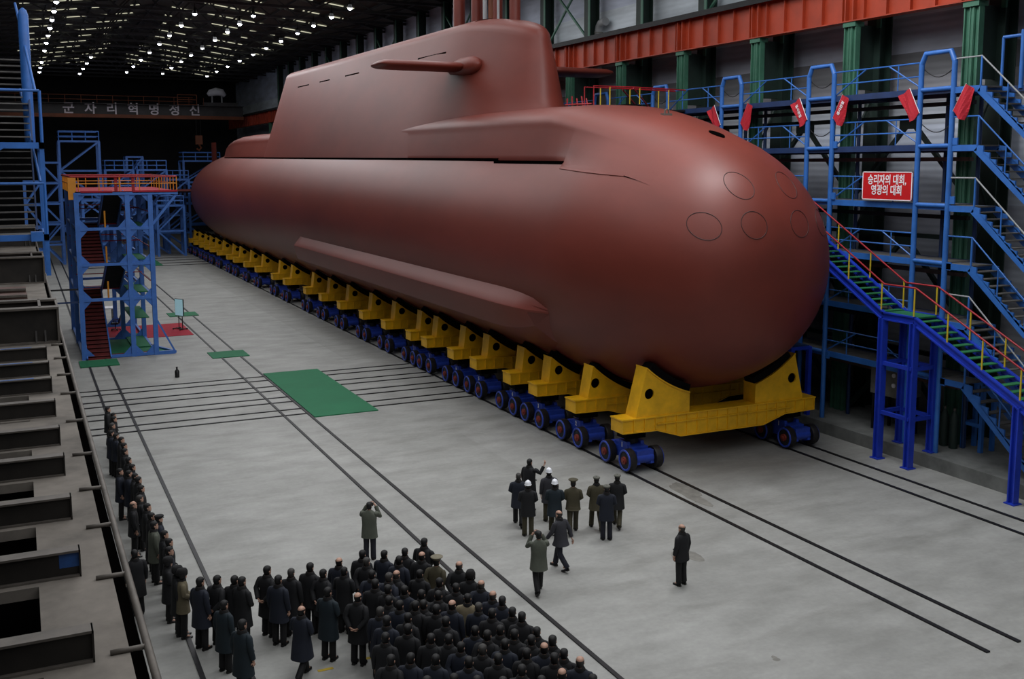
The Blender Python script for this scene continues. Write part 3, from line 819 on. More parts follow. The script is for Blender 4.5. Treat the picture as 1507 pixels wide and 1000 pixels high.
r = thing('water_bottle', 'small dark bottle standing alone on the open concrete floor', 'bottle', (7.12, 56.3, 0))
MB().tube([(0, 0, 0), (0, 0, .02), (0, 0, .34), (0, 0, .44), (0, 0, .52)], [.1, .12, .12, .05, .045], 14).build('bottle_body', M['cam'], r, smooth=True, auto=40)
MB().cyl((0, 0), 'z', .05, .52, .57, 12).build('cap', M['dark'], r)
# ------------------------------------------------------------------ wall side: crane columns, girder
COLX, COLR = 32.2, 33.75
for k in range(-2, 20):
    y = 27.75 + 6.18 * k
    nm = 'crane column %s' % k
    c = thing('crane_column', 'green stepped steel column carrying the orange girder, %s counted from the blue stairs end' % ORD[k + 2] if k >= 0 else 'green stepped steel column beside the blue steel stairs, %s bay before the portal' % ORD[-k - 1], 'column', (COLX, y, 0), group='green columns along the wall')
    f = MB()
    for s in (-1, 1): f.ibeam((0, s * .2, .5), (0, s * .2, 17.15), .26, .3, .05, (0, 1, 0))
    f.box(-.1, .1, -.12, .12, .5, 17.15); f.build('front_leg', M['green'], c)
    f = MB(); f.box(-.2, .3, -.36, .36, 17.0, 17.2); f.build('cap_plate', M['green'], c)
    f = MB(); f.ibeam((COLR - COLX, 0, .5), (COLR - COLX, 0, 25.0), .75, .7, .05, (1, 0, 0)); f.build('rear_leg', M['dgreen'], c)
    f = MB(); f.box(COLR - COLX - .40, COLR - COLX - .34, -.42, -.2, 17.0, 25.0); f.build('rear_flange_strip', M['green'], c)
    MB().box(.12, COLR - COLX - .3, -.05, .05, 14.4, 17.1).build('web_plate', M['dgreen'], c)
    f = MB()
    for i in range(6):
        z = .6 + 2.25 * i; a, b = (.1, COLR - COLX - .3) if i % 2 else (COLR - COLX - .3, .1)
        f.bar((a, 0, z), (b, 0, z + 2.25), .1); f.bar((.1, 0, z), (COLR - COLX - .3, 0, z), .1)
    f.build('lattice', M['dgreen'], c)
gd = thing('runway_girder', 'long orange red crane runway girder resting on the green columns', 'girder', (COLX, 0, 17.2))
Y1, Y2 = -20, 176
MB().box(-.25, .25, Y1, Y2, 0, .05).build('bottom_flange', M['orange'], gd)
MB().box(-.28, .28, Y1, Y2, 1.6, 1.66).build('top_flange', M['orange'], gd)
st = MB().box(-.03, .03, Y1, Y2, 0.04, 1.62); y = Y1
while y < Y2:
    st.box(-.19, .19, y - .015, y + .015, .05, 1.6); y += 1.236
for k in range(-6, 24):
    y = 27.75 + 6.18 * k
    for d in (-.22, .22): st.box(-.24, .24, y + d - .03, y + d + .03, .05, 1.6)
st.build('web', M['orange'], gd)
m = MB(); m.box(-.35, 1.0, Y1, Y2, 1.66, 1.74); m.box(-.07, .07, Y1, Y2, 1.74, 1.9); m.box(-.42, -.33, Y1, Y2, 1.55, 1.82)
m.build('walkway_and_rail', M['dark'], gd)
# bracing between rear columns above the girder, and K bracing between front columns below
kk = 0
for k in range(0, 16):
    y = 27.75 + 6.18 * k
    if k % 3 == 2:
        c = thing('wall_brace', 'green diagonal cross brace on the pale wall above the girder, bay %s from the stairs' % ORD[k], 'brace', (COLR, y, 19), group='cross braces above the girder')
        MB().bar((-.2, .3, .4), (-.2, 5.9, 4.8), .12).build('diagonal', M['green'], c); MB().bar((-.1, 5.9, .4), (-.1, .3, 4.8), .12).build('diagonal', M['green'], c)
    if k <= 6 or k > 14:
        c = thing('column_brace', 'dark green K brace between the wall columns behind the galleries, bay %s from the stairs' % ORD[k], 'brace', (COLX + .35, y, 0), group='K braces between the wall columns')
        for z, up in ((3.6, 1), (8.3, 1), (13.0, 1)):
            b = MB(); zt = z + .0
            b.bar((0, .2, zt - 3.0), (0, 3.09, zt), .16); b.bar((0, 5.98, zt - 3.0), (0, 3.09, zt), .16)
            b.box(-.09, .09, 2.6, 3.6, zt - .35, zt + .2)
            b.build('diagonal', M['dgreen'], c)
        for z in (3.7, 8.4, 13.1): MB().bar((0, .2, z), (0, 5.98, z), .18).build('strut', M['dgreen'], c)
# ventilation ducts on the upper wall
for y, z1, lab in ((57.2, 20.2, 'grey vent duct with a curved top on the upper wall behind the sail'), (45.4, 22.5, 'grey vent duct on the upper wall between two columns above the girder')):
    d = thing('vent_duct', lab, 'duct', (34.1, y + 1.2, 17.2))
    h = z1 - 17.2
    MB().tube([(0, 0, 0), (0, 0, h - .5), (0, -.1, h - .2), (0, -.35, h), (0, -.9, h + .05)], .26, 14).build('duct_pipe', M['lightgrey'], d, smooth=True, auto=50)
    r = MB()
    for z in (.5, h * .5, h - .6): r.cyl((0, 0), 'z', .3, z, z + .08, 14)
    r.build('duct_collar', M['greybox'], d)

# ------------------------------------------------------------------ sky-blue portals and galleries
GX = 30.5
LV = (3.35, 5.5, 7.62, 9.73, 11.9, 13.96)
PB = [(21.0, 22.5), (27.0, 28.5), (33.05, 34.55), (39.08, 40.55), (45.1, 46.5), (51.1, 52.6), (57.1, 58.6)]
def portal(i, a, b):
    p = thing('gallery_portal', 'sky blue tubular portal frame with rungs on the wall side, %s counted from the stairs' % ORD[i], 'portal frame', (GX, (a + b) / 2, .5), group='sky blue portals along the galleries')
    h = (b - a) / 2; zt = 15.3 - .5
    for s in (-1, 1):
        MB().tube([(0, s * h, 0), (0, s * h, zt - .38)], .1, 12).build('post', M['sky'], p, smooth=True, auto=50)
    MB().tube([(0, -h, zt - .4), (0, -h + .18, zt - .02), (0, h - .18, zt - .02), (0, h, zt - .4)], .1, 12).build('top_arch', M['sky'], p, smooth=True, auto=35)
    for z in LV: MB().tube([(0, -h, z - .5), (0, h, z - .5)], .085, 12).build('rung', M['sky'], p, smooth=True, auto=50)
    for z in (2.6, 6.9, 9.3, 11.4):
        m = MB(); m.box(-.03, .03, -h - .3, -h - .08, z, z + .28); m.build('lug', M['sky'], p)
    for x in (1.45,):
        for s in (-1, 1): MB().tube([(x, s * h, 0), (x, s * h, 13.4)], .08, 10).build('rear_post', M['navy'], p, smooth=True, auto=50)
    return p
for i, (a, b) in enumerate(PB[1:]): portal(i, a, b)
YG = [(PB[j][1], PB[j + 1][0]) for j in range(1, len(PB) - 1)]
for j, z in enumerate(LV):
    g = thing('gallery_walkway', 'blue edged steel gallery walkway along the wall, %s level up from the floor' % ORD[j], 'walkway', (GX, 27, z), group='gallery walkways along the wall')
    MB().box(.12, 1.45, 0, 31.6, -.02, .05).build('deck', M['grate'], g)
    m = MB(); m.box(.03, .13, 0, 31.6, -.17, .06); m.build('edge_beam', M['navy'] if j in (4, 5) else M['sky'], g)
    m = MB(); m.box(1.42, 1.55, 0, 31.6, -.22, .06)
    for y in (4.6, 10.6, 16.6, 22.6): m.box(.1, 1.5, y - .06, y + .06, -.2, 0)
    m.build('rear_beam', M['navy'], g)
    m = MB(); m.box(1.0, 1.2, 0, 31.6, -.55, -.40); m.build('service_pipe', M['rust2'] if j % 2 == 0 else M['dark'], g)
    for a, b in YG:
        r = MB(); a -= 27; b -= 27; c = (a + b) / 2
        for zz in (.52, 1.02): r.tube([(.08, a, zz), (.08, b, zz)], .028, 6)
        r.tube([(.08, a, .06), (.08, a + 1.7, 1.02)], .03, 6); r.tube([(.08, b, .06), (.08, b - 1.7, 1.02)], .03, 6)
        for y in (a + 1.2, b - 1.2): r.tube([(.08, y, .06), (.08, y, 1.02)], .025, 6)
        r.build('railing', M['sky'], g)
# stair flights descending from each landing towards the open end
for j, z in enumerate(LV):
    zl = LV[j - 1] if j else .5
    s = thing('gallery_stair', 'sky blue steel stair flight with open treads coming down from the %s gallery level' % ORD[j], 'stairs', (GX, 27, 0), group='stair flights at the end of the galleries')
    y0, y1 = -1.15, -1.15 - (z - zl) * 1.13
    st = MB()
    for x in (.0, 1.1):
        st.box(x - .03, x + .03, y0, 0, z - .2, z + .02); st.bar((x, y0 + .05, z - .12), (x, y1, zl - .05), .06, .24)
        n = 9
        for i in range(n):
            k = (i + .5) / n; st.prism([(y0 + (y1 - y0) * i / n, z - (z - zl) * i / n), (y0 + (y1 - y0) * (i + 1) / n, z - (z - zl) * i / n - .03), (y0 + (y1 - y0) * (i + 1) / n, z - (z - zl) * (i + 1) / n)], 'x', x - .03, x + .03)
    st.build('stringer', M['sky'], s)
    t = MB(); n = 9
    for i in range(n):
        y = y0 + (y1 - y0) * (i + .5) / n; zz = z - (z - zl) * (i + 1) / n + .06
        t.box(.03, 1.07, y - .15, y + .15, zz - .04, zz)
    t.box(.03, 1.07, y0, 0, z - .03, z + .02)
    t.build('treads', M['grate'], s)
    h = MB(); h.tube([(0, -.05, z + 1.02), (0, y0, z + 1.02), (0, y1, zl + 1.02)], .028, 6)
    h.build('handrail', M['lightgrey'] if j % 2 else M['sky'], s)
    for k in (0, .48, .96): MB().tube([(0, y0 + (y1 - y0) * k, z - (z - zl) * k), (0, y0 + (y1 - y0) * k, z - (z - zl) * k + 1.02)], .04 if k == 0 else .028, 6).build('handrail_post', M['sky'], s)
c = thing('upper_platform', 'sky blue guard frame around the top landing beside the highest stair flight', 'platform', (31.7, 25.2, 13.96))
for x, y in ((0, 0), (0, -1.6), (1.4, 0), (1.4, -1.6)): MB().tube([(x, y, -.1), (x, y, 1.9 if x == 0 else 1.7)], .08, 10).build('post', M['sky'], c, smooth=True, auto=50)
m = MB(); m.tube([(0, .8, 1.72), (0, -1.6, 1.72)], .06); m.tube([(0, -1.6, 1.72), (1.4, -1.6, 1.72)], .06); m.tube([(0, .8, 1.72), (0, .8, 0)], .05); m.build('top_rail', M['sky'], c)
MB().box(0, 1.4, -4.6, .8, -.2, 0).build('deck', M['navy'], c)
# drooping cables across the portals
for i, (a, b) in enumerate(PB[1:6]):
    for z in (14.75, 12.75):
        pts = [(GX + .08, a + (b - a) * t / 10, z - .35 * math.sin(PI * t / 10)) for t in range(11)]
        o = MB().tube(pts, .018, 6).build('hanging_cable', M['black'], smooth=True)
        tag(o, 'thin black cable drooping across the %s blue portal from the stairs, %s opening' % (ORD[i], 'top' if z > 14 else 'second'), 'cable', 'cables on the portals')
# flags
def flag(yb, s, text, label):
    f = thing('red_flag', label, 'flag', (GX - .12, yb, 13.12), group='red flags on the portals')
    d = (0, s * .52, .95)
    MB().tube([(0, 0, 0), d], .014, 6).build('flag_pole', M['white'], f)
    cl = MB(); rows = []
    for i in range(11):
        t = i / 10; row = []
        for j in range(7):
            k = j / 6; wv = .09 * math.sin(7 * k + 4 * t) * k
            tip = .16 * (1 - t) if 0 else 0
            row.append((wv - .015, s * (.02 + .5 * t + .46 * k), .03 + .9 * t - (.25 + .12 * (1 - t)) * k - (.10 * (1 - abs(2 * k - 1)) if i == 0 else 0)))
        rows.append(row)
    cl.loft(rows, cap=False, close=False)
    o = cl.build('flag_cloth', M['flag'], f)
    sm = o.modifiers.new('solid', 'SOLIDIFY'); sm.thickness = .006
    if text:
        right = Vector((0, -.5, -.93)) if s > 0 else Vector((0, -.5, .93))
        up = Vector((0, .93, -.5)) if s > 0 else Vector((0, .93, .5)) 
        r = Vector((0, -s * .50, -.90)).normalized() if s > 0 else Vector((0, -.50, .90)).normalized()
        u = Vector((-1, 0, 0)).cross(r)
        pos = Vector((-.075, s * .5, .38))
        text_part('flag_lettering', text, .17, M['white'], o, frame(r, u, pos), .002, 1.0)
fl = 0
for i, (a, b) in enumerate(PB[1:5]):
    for yb, s in ((b - .1, 1), (a + .0, -1)):
        flag(yb - (.12 if s < 0 else 0), s, '결사관철' if (i == 1) else '', ('red flag with white lettering' if i == 1 else 'plain red flag') + ' tilted to the %s on the %s portal from the stairs' % ('stern' if s > 0 else 'bow', ORD[i])); fl += 1
# slogan board
sg = thing('slogan_board', 'red board with two lines of white lettering hung on the blue gallery', 'sign', (GX - .12, 29.85, 10.42))
MB().box(-.03, .03, -1.27, 1.23, -.55, .52).build('board', M['sign'], sg)
b = MB()
for y0, y1, z0, z1 in ((-1.29, 1.25, .5, .535), (-1.29, 1.25, -.565, -.53), (-1.29, -1.25, -.565, .535), (1.21, 1.25, -.565, .535)): b.box(-.036, -.024, y0, y1, z0, z1)
b.build('board_border', M['letter'], sg)
text_part('slogan_lettering', '승리자의 대회,\n영광의 대회', .42, M['white'], sg, frame((0, -1, 0), (0, 0, 1), (-.036, -.02, -.0)), .004, .78)

# ------------------------------------------------------------------ royal blue stair with green treads and red rails
S = thing('access_stair', 'royal blue stair with green treads, yellow posts and red handrails beside the bow', 'stairs', (29.3, 27.9, 0))
def sl_(m): m.v = [(x - 29.3, y - 27.9, z) for x, y, z in m.v]; return m
XA, XB = 29.3, 30.42
pts = [(36.4, 10.55), (28.68, 5.55), (27.16, 5.55), (22.62, 3.42 - .05), (18.5, 1.2)]
pts[0] = (34.2, 8.62)
for x in (XA, XB):
    for (ya, za), (yb, zb) in zip(pts[:-1], pts[1:]):
        m = MB(); m.ibeam((x, ya, za), (x, yb, zb), .16, .3, .05); sl_(m).build('stringer', M['royal'], S)
for (ya, za), (yb, zb), n in ((pts[0], pts[1], 17), (pts[2], pts[3], 13), (pts[3], pts[4], 12)):
    t = MB()
    for i in range(n):
        k = (i + .6) / n; y = ya + (yb - ya) * k; z = za + (zb - za) * k + .1
        t.box(XA + .06, XB - .06, y - .14, y + .14, z - .035, z)
    sl_(t).build('treads', M['tread'], S)
sl_(MB().box(XA + .06, XB - .06, 27.1, 28.7, 5.62, 5.68)).build('landing', M['mat'], S)
for x, nm in ((XA, 0), (XB, 1)):
    h = MB(); h.tube([(x, y, z + 1.2) for y, z in pts], .035, 8)
    sl_(h).build('handrail', M['red'], S, smooth=True, auto=50)
    for (ya, za), (yb, zb), ks in ((pts[0], pts[1], (.0, .33, .66, .98)), (pts[1], pts[2], (.97,)), (pts[2], pts[3], (.33, .66, 1.0)), (pts[3], pts[4], (.35, .7, 1))):
        for k in ks:
            y = ya + (yb - ya) * k; z = za + (zb - za) * k
            sl_(MB().tube([(x, y, z + .1), (x, y, z + 1.2)], .03, 8)).build('rail_post', M['yel2'], S)
for x, zf in ((XA, 0), (XB, .5)):
    for y, zt in ((28.66, 5.45), (27.15, 5.45), (22.66, 3.3)):
        sl_(MB().ibeam((x, y, zf), (x, y, zt), .26, .26, .05, (0, 1, 0))).build('leg', M['royal'], S)
        sl_(MB().box(x - .2, x + .2, y - .2, y + .2, zf, zf + .04)).build('foot_plate', M['royal'], S)
for z in (1.85, 3.75):
    for x in (XA, XB): sl_(MB().bar((x, 28.66, z), (x, 27.15, z), .14)).build('leg_brace', M['royal'], S)
    for y in (28.66, 27.15): sl_(MB().bar((XA, y, z), (XB, y, z), .14)).build('leg_brace', M['royal'], S)
# gangway from the gallery onto the submarine deck
g = thing('boarding_gangway', 'gangway with red handrails and yellow posts reaching from the gallery onto the submarine deck', 'gangway', (25.2, 44.0, 13.95))
MB().box(0, 5.3, -.45, .45, -.06, .02).build('deck', M['dark'], g)
for y in (-.45, .45):
    MB().tube([(0, y, .05), (.0, y, 1.05), (2.3, y, 1.05), (5.3, y, 1.0)], .035, 8).build('handrail', M['red'], g)
    for x in (.9, 2.6, 4.3): MB().tube([(x, y, 0), (x, y, 1.04)], .03, 8).build('rail_post', M['yel2'], g)
for y in (-.5, .5): MB().bar((2.2, y * 1.0, 1.0), (4.9, y + 2.2, -.1), .06).build('stair_rail', M['red'], g)
# equipment under the galleries
c = thing('control_cabinet', 'grey electrical cabinet on a dark stand under the gallery behind the blue stair legs', 'cabinet', (31.0, 30.1, .5))
MB().box(0, 1.1, -.85, .75, 1.5, 2.75).build('cabinet_body', M['greybox'], c)
for y in (-.75, .65):
    for x in (.1, 1.0): MB().box(x - .05, x + .05, y - .05, y + .05, 0, 1.5).build('leg', M['dark'], c)
MB().box(-.02, .0, -.8, -.1, 1.58, 2.68).build('door', M['greybox'], c)
for z in (2.0, 2.4): MB().cyl((-.5, z), 'x', .09, -.06, -.02, 12).build('gauge', M['white'], c)
c = thing('junction_box', 'small pale junction box below the grey cabinet', 'box', (31.3, 29.2, .5))
MB().box(0, .3, -.2, .2, .55, 1.2).build('box_body', M['lightgrey'], c); MB().box(-.02, 0, -.17, .17, .58, 1.17).build('lid', M['lightgrey'], c); MB().box(.1, .2, -.05, .05, 0, .55).build('post', M['dark'], c)
for i, y in enumerate((27.6, 27.15)):
    c = thing('gas_cylinder', ('dark green gas cylinder standing behind the blue stair leg' if i == 0 else 'second dark green gas cylinder standing beside the small blue trestle'), 'gas cylinder', (31.6, y, .5))
    MB().tube([(0, 0, 0), (0, 0, 1.2), (0, 0, 1.38), (0, 0, 1.44)], [.16, .16, .09, .05], 16).build('cylinder_body', M['dgreen'], c, smooth=True, auto=40)
    MB().cyl((0, 0), 'z', .05, 1.42, 1.55, 10).build('valve', M['edge'], c)
c = thing('steel_trestle', 'small blue steel trestle standing on the plinth under the lowest stair flight', 'trestle', (32.0, 26.6, .5))
for x, y in ((0, .45), (0, -.35), (.6, .45), (.6, -.35)): MB().box(x - .07, x + .07, y - .07, y + .07, 0, 2.7).build('leg', M['sky'], c)
m = MB()
for z in (1.0, 1.9): m.bar((0, .45, z), (0, -.35, z), .12); m.bar((0, .45, z), (.6, .45, z), .1)
m.build('cross_bar', M['sky'], c)
c = thing('work_stand', 'low dark blue work platform frame standing behind the first yellow cradle', 'work stand', (29.3, 34.9, 0))
for x, y in ((0, 0), (0, -1.2), (.95, 0), (.95, -1.2)): MB().box(x - .09, x + .09, y - .09, y + .09, 0, 3.5).build('leg', M['royal'], c)
m = MB()
for z in (1.4, 3.45):
    for a, b in (((0, 0), (0, -1.2)), ((0, 0), (.95, 0)), ((.95, -1.2), (0, -1.2)), ((.95, -1.2), (.95, 0))): m.bar((*a, z), (*b, z), .14)
m.build('frame_bar', M['royal'], c); MB().box(0, .95, -1.2, 0, 3.5, 3.55).build('deck', M['navy'], c)
h = MB(); h.tube([(0, 0, 3.5), (0, 0, 3.95), (0, -1.2, 3.95), (0, -1.2, 3.5)], .03, 6); h.build('guard_rail', M['sky'], c)
# ------------------------------------------------------------------ gallery deck at the near side (camera stands above it)
ZD = 7.0
BY = [9.1, 11.15, 13.05, 15.0, 16.7, 18.7, 20.75, 22.5, 24.4]
dk = MB()
dk.box(-.03, .66, 4.0, 70, ZD - .12, ZD)
for i, y in enumerate(BY): dk.box(XL, -.03, y - .18, y + .32, ZD - .12, ZD)
for y0, y1 in ((16.95, 18.45), (22.75, 24.2), (24.7, 70.0), (4.0, 7.2)): dk.box(XL, -.03, y0, y1, ZD - .12, ZD)
o = dk.build('floor_gallery', M['dust']); struct(o)
pit = MB(); pit.box(XL, .70, 4, 70, ZD - 1.6, ZD - 1.5); pit.box(.62, .66, 4, 70, ZD - 1.5, ZD - .12); pit.box(.66, .78, 4, 70, ZD - .3, ZD - .1)  # black closed box added under the deck so its pits and edge gap stay dark
tn += 1; struct(pit.build('trim_%d' % tn, M['slot']))
b0_ = None
for i, y in enumerate(BY):
    b = thing('steel_girder', 'dark steel girder lying across the gallery deck, %s from the camera end' % ORD[i] + (', blue tip' if i == 1 else ''), 'girder', (.37, y, ZD), group='dark girders across the gallery deck')
    w = .11
    MB().box(-7.2, 0, -.03, .03, .0, .28).build('web', M['rust'], b)
    f = MB(); f.box(-7.2, 0, -.08, .09, .262, .285); f.box(-7.2, 0, -.08, .09, 0, .02); f.build('flange', M['edge'], b)
    MB().box(-.012, .004, -.08, .09, 0, .285).build('end_plate', M['rust'], b)
    if i == 1: MB().box(-.2, -.012, -.034, -.0305, .1, .262).build('paint_patch', M['bluepaint'], b)
    if i in (6, 7, 8): MB().box(-.9, -.3, -.05, .02, .286, .29).build('paint_patch', M['bluepaint'], b)
# big stacked girders further along
for y, w, h, lab in ((26.6, 1.9, .85, 'big dark steel girder lying across the gallery deck, closest of three to the camera'), (40.7, 2.4, .95, 'middle big dark girder lying across the gallery deck'), (59.5, 3.0, 1.0, 'farthest big dark girder lying across the gallery deck')):
    g = thing('box_girder', lab.replace('closest of three to the camera', 'beyond the nine small ones').replace('farthest', 'third and last'), 'girder', (.70, y, ZD), group='big girders on the gallery deck')
    MB().box(-7.6, 0, .15, .22, 0, h).build('web', M['rust'], g); MB().box(-7.6, 0, w - .2, w - .13, 0, h).build('web', M['rust'], g)
    MB().box(-7.6, 0, .2, w - .15, h * .55, h * .6).build('inner_plate', M['rust2'], g)
    f = MB(); f.box(-7.6, .02, -.02, .3, h - .03, h + .02); f.box(-7.6, .02, w - .3, w, h - .03, h + .02); f.box(-7.6, .02, -.05, w, 0, .04); f.box(-.42, -.36, .2, w - .15, h * .55, h + .02); f.box(-.03, .02, .0, w, 0, h); f.build('flange', M['edge'], g)
    for x in (-.5, -.3):
        MB().prism([(-.02, 0.04), (.15, .04), (.15, .3)], 'x', x - .02, x + .02).build('gusset', M['rust'], g)
for i in range(5):
    p = thing('steel_plank', 'rusty brown steel plank lying on the gallery deck between big girders, %s in its row' % ORD[i], 'plank', (.05 + .03 * (i % 2), 30.2 + 1.9 * i, ZD), group='rusty planks on the gallery deck')
    MB().box(-6.5, 0, -.45, .5, 0, .16).build('plank_body', M['rust2'], p); f = MB(); f.box(-6.5, .0, -.5, -.42, .13, .2); f.build('lip', M['edge'], p)
# edge pipe with its brackets
e = thing('edge_pipe', 'dull steel pipe rail along the outer edge of the gallery deck', 'pipe rail', (.80, 4, ZD))
MB().tube([(.02, 0, 0.02), (.0, 8, .02), (-.02, 24, .02), (-.06, 66, .02)], .036, 8).build('pipe', M['edge'], e, smooth=True)
for i, y in enumerate((5.1, 6.9, 8.55, 10.1, 11.9, 14.1, 16.4, 18.3, 20.3, 22.2)):
    MB().tube([(-.30, y, .02), (.0, y, .02)], .026, 8).build('bracket', M['edge'], e, smooth=True)
# sky blue stair tower standing on that deck
s = thing('gallery_stair_tower', 'sky blue steel stair tower with open treads standing on the gallery deck', 'stair tower', (.9, 43.5, ZD))
def b_(m): return m
for x in (-3.2, 0.0):
    for y in (0, 4.6): MB().bar((x, y, 0), (x, y, 5.05), .16).build('post', M['sky'], s)
MB().tube([(-.35, 3.0, 5), (-.35, 3.0, 10.2), (-.35, 3.0, 10.4), (-.35, 3.0, 10.5)], [.2, .2, .14, .03], 14).build('riser_pipe', M['sky'], s, smooth=True, auto=50)
for z in (1.55, 5.05):
    m = MB(); m.box(-7, .08, -.12, .0, z - .18, z + .05); m.box(-.1, .08, -.12, 4.6, z - .18, z + .05); m.build('landing_beam', M['sky'], s)
    MB().box(-7, 0, 0, 1.3, z, z + .05).build('landing', M['grate'], s)
    m = MB(); m.tube([(-7, -.05, z + 2.0), (0.02, -.05, z + 2.0)], .05, 8); m.tube([(0.02, -.05, z + 2.0), (.02, -.05, z)], .06, 8); m.build('railing', M['sky'], s)
MB().bar((-1.3, -.06, 5.0), (-3.4, -.06, 3.7), .2).build('brace', M['sky'], s)
for z0, up in ((1.6, 1), (5.1, 1)):
    t = MB(); n = 13
    for i in range(n): t.box(-7, -.35, 1.3 + .27 * i, 1.62 + .27 * i, z0 + .27 * (i + 1) - .05, z0 + .27 * (i + 1))
    t.build('treads', M['grate'], s)
    m = MB(); m.bar((-.3, 1.2, z0), (-.3, 1.3 + .27 * n, z0 + .27 * n), .06, .3); m.build('stringer', M['navy'], s)
    m = MB(); m.tube([(-.1, .9, z0 + 2.0), (-.6, 1.3 + .27 * n, z0 + .27 * n + 2.3)], .05, 8); m.build('handrail', M['sky'], s)
MB().box(-.55, -.12, -.3, .35, 1.35, 1.7).build('step_box', M['sky'], s)

# ------------------------------------------------------------------ overhead crane at the back with its slogan
cr = thing('bridge_crane', 'overhead bridge crane with grey girder, orange flange and white lettering spanning the hall', 'crane', (0, 160, 18.1))
MB().box(XL + .8, 31.4, 0, .3, .5, 2.0).build('bridge_girder', M['craneweb'], cr)
MB().box(XL + .8, 31.4, -.5, .5, .0, .5).build('flange', M['craneor'], cr)
MB().box(XL + .8, 31.4, -.9, -.05, 1.95, 2.02).build('walkway', M['craneweb'], cr)
r = MB()
for z in (2.5, 3.1): r.tube([(XL + .8, -.9, z), (24.0, -.9, z)], .035, 6)
for k in range(16): r.tube([(XL + 1 + 2.1 * k, -.9, 2.0), (XL + 1 + 2.1 * k, -.9, 3.1)], .035, 6)
r.build('railing', M['craneor'], cr)
for i, ch in enumerate('군자리혁명정신'):
    x = 7.05 + 2.88 * i
    text_part('letter', ch, 1.75, M['letter'], cr, frame((1, 0, 0), (0, 0, 1), (x, -.08, 1.22)), .06)
m = MB(); m.box(21.7, 24.6, -1.0, -.9, 2.1, 3.5); m.v = []; m.f = []
for z in (2.1, 2.8, 3.5): m.tube([(21.8, -1, z), (24.5, -1, z)], .06, 6)
for x in (21.8, 24.5): m.tube([(x, -1, 2.0), (x, -1, 3.5)], .06, 6)
m.build('hoist_cage', M['craneor'], cr)
MB().tube([(26.2, -.6, 3.6), (26.6, -.6, 3.9), (27.4, -.6, 4.1), (28.2, -.6, 4.0), (28.7, -.6, 3.5)], [.25, .5, .6, .55, .3], 14).build('hoist_drum_cover', M['white'], cr, smooth=True)
m = MB()
for x in (26.8, 28.2): m.bar((x, -.6, 2.0), (x, -.6, 3.8), .18)
m.build('hoist_frame', M['lightgrey'], cr)
MB().box(25.5, 30.5, -.8, .4, 2.0, 2.5).build('trolley', M['craneweb'], cr)

# ------------------------------------------------------------------ blue scaffolds in the back
def scaffold(x0, x1, y0, y1, z1, lv, label, rail=True, m=None):
    s = thing('scaffold_tower', label, 'scaffold', (x0, y0, 0), group='blue scaffolds at the back of the hall'); m = m or M['tower']
    w, d = x1 - x0, y1 - y0
    for x in (0, w):
        for y in (0, d): MB().bar((x, y, 0), (x, y, z1), .28).build('post', m, s)
    hs = [z1 * (i + 1) / lv for i in range(lv)]
    for z in hs:
        b = MB()
        for y in (0, d): b.bar((0, y, z), (w, y, z), .22)
        for x in (0, w): b.bar((x, 0, z), (x, d, z), .22)
        b.build('ledger', m, s)
    for i, z in enumerate(hs):
        zz = z - z1 / lv
        for y in (0, d):
            MB().bar((0 if i % 2 else w, y, zz), (w if i % 2 else 0, y, z), .18).build('diagonal_brace', m, s)
    for z in hs[-2:]: MB().box(0, w, 0, d, z - .04, z + .06).build('deck', M['navy'], s)
    if rail:
        b = MB()
        for z in (.6, 1.2):
            b.tube([(0, 0, z1 + z), (w, 0, z1 + z), (w, d, z1 + z), (0, d, z1 + z), (0, 0, z1 + z)], .06, 6)
        for k in range(4): b.tube([(w * k / 3, 0, z1), (w * k / 3, 0, z1 + 1.2)], .06, 6)
        b.build('guard_rail', m, s)
    return s
scaffold(4.7, 9.2, 136, 140, 14.2, 4, 'tallest blue lattice scaffold at the back of the hall behind the stair tower')
scaffold(2.4, 4.4, 128, 133, 11.6, 5, 'narrow blue scaffold at the back beside the tallest lattice one', False)
scaffold(9.9, 13.2, 138, 142, 10.7, 4, 'blue scaffold with a railed top, first beyond the tallest lattice one')
scaffold(13.7, 17.2, 138, 142, 10.7, 4, 'blue scaffold with a railed top, second beyond the tallest lattice one')
scaffold(17.6, 20.6, 143, 147, 9.4, 4, 'lower blue scaffold standing behind the far end of the submarine stern')
scaffold(15.4, 18.6, 134, 136.6, 6.3, 2, 'low blue frame at the back between the stair tower and the stern cradles')
scaffold(21.0, 26.0, 150, 154, 11.9, 4, 'blue scaffold directly behind the submarine rudder')
scaffold(6.4, 9.4, 124, 127, 7.4, 3, 'low blue scaffold seen through the stair tower, standing in front of the tallest one')
scaffold(10.0, 12.6, 129, 132, 8.3, 3, 'blue scaffold of middle height just behind the stair tower platform')
scaffold(0.6, 2.2, 118, 121, 9.6, 4, 'slim blue scaffold beside the gallery stair tower at the back', False)
scaffold(13.2, 15.2, 146, 149, 12.4, 4, 'tall slim blue scaffold behind the two railed ones', False)
s = thing('hanging_beam', 'orange hook block hanging from the crane behind the submarine rudder', 'hook', (24.6, 159, 14.4))
MB().tube([(0, 0, 0), (.3, 0, -.5), (0, 0, -.9), (-.35, 0, -.6)], .14, 8).build('hook', M['craneor'], s); MB().box(-.5, .5, -.25, .25, 0, 1.3).build('block', M['craneor'], s)
for x in (-.3, .3): MB().tube([(x, 0, 1.2), (x, 0, 3.75)], .04, 6).build('wire_rope', M['dark'], s)
# two thin tie bars from the gallery side to the stair tower
for i, (y, z) in enumerate(((63.8, 4.15), (63.8, 3.4))):
    o = MB().bar((XL, y, z), (2.85, y, z), .09).build('tie_bar', M['dark'] if i == 0 else M['navy']); tag(o, 'thin %s tie bar running from the gallery to the stair tower' % ('black' if i == 0 else 'dark blue'), 'tie bar')

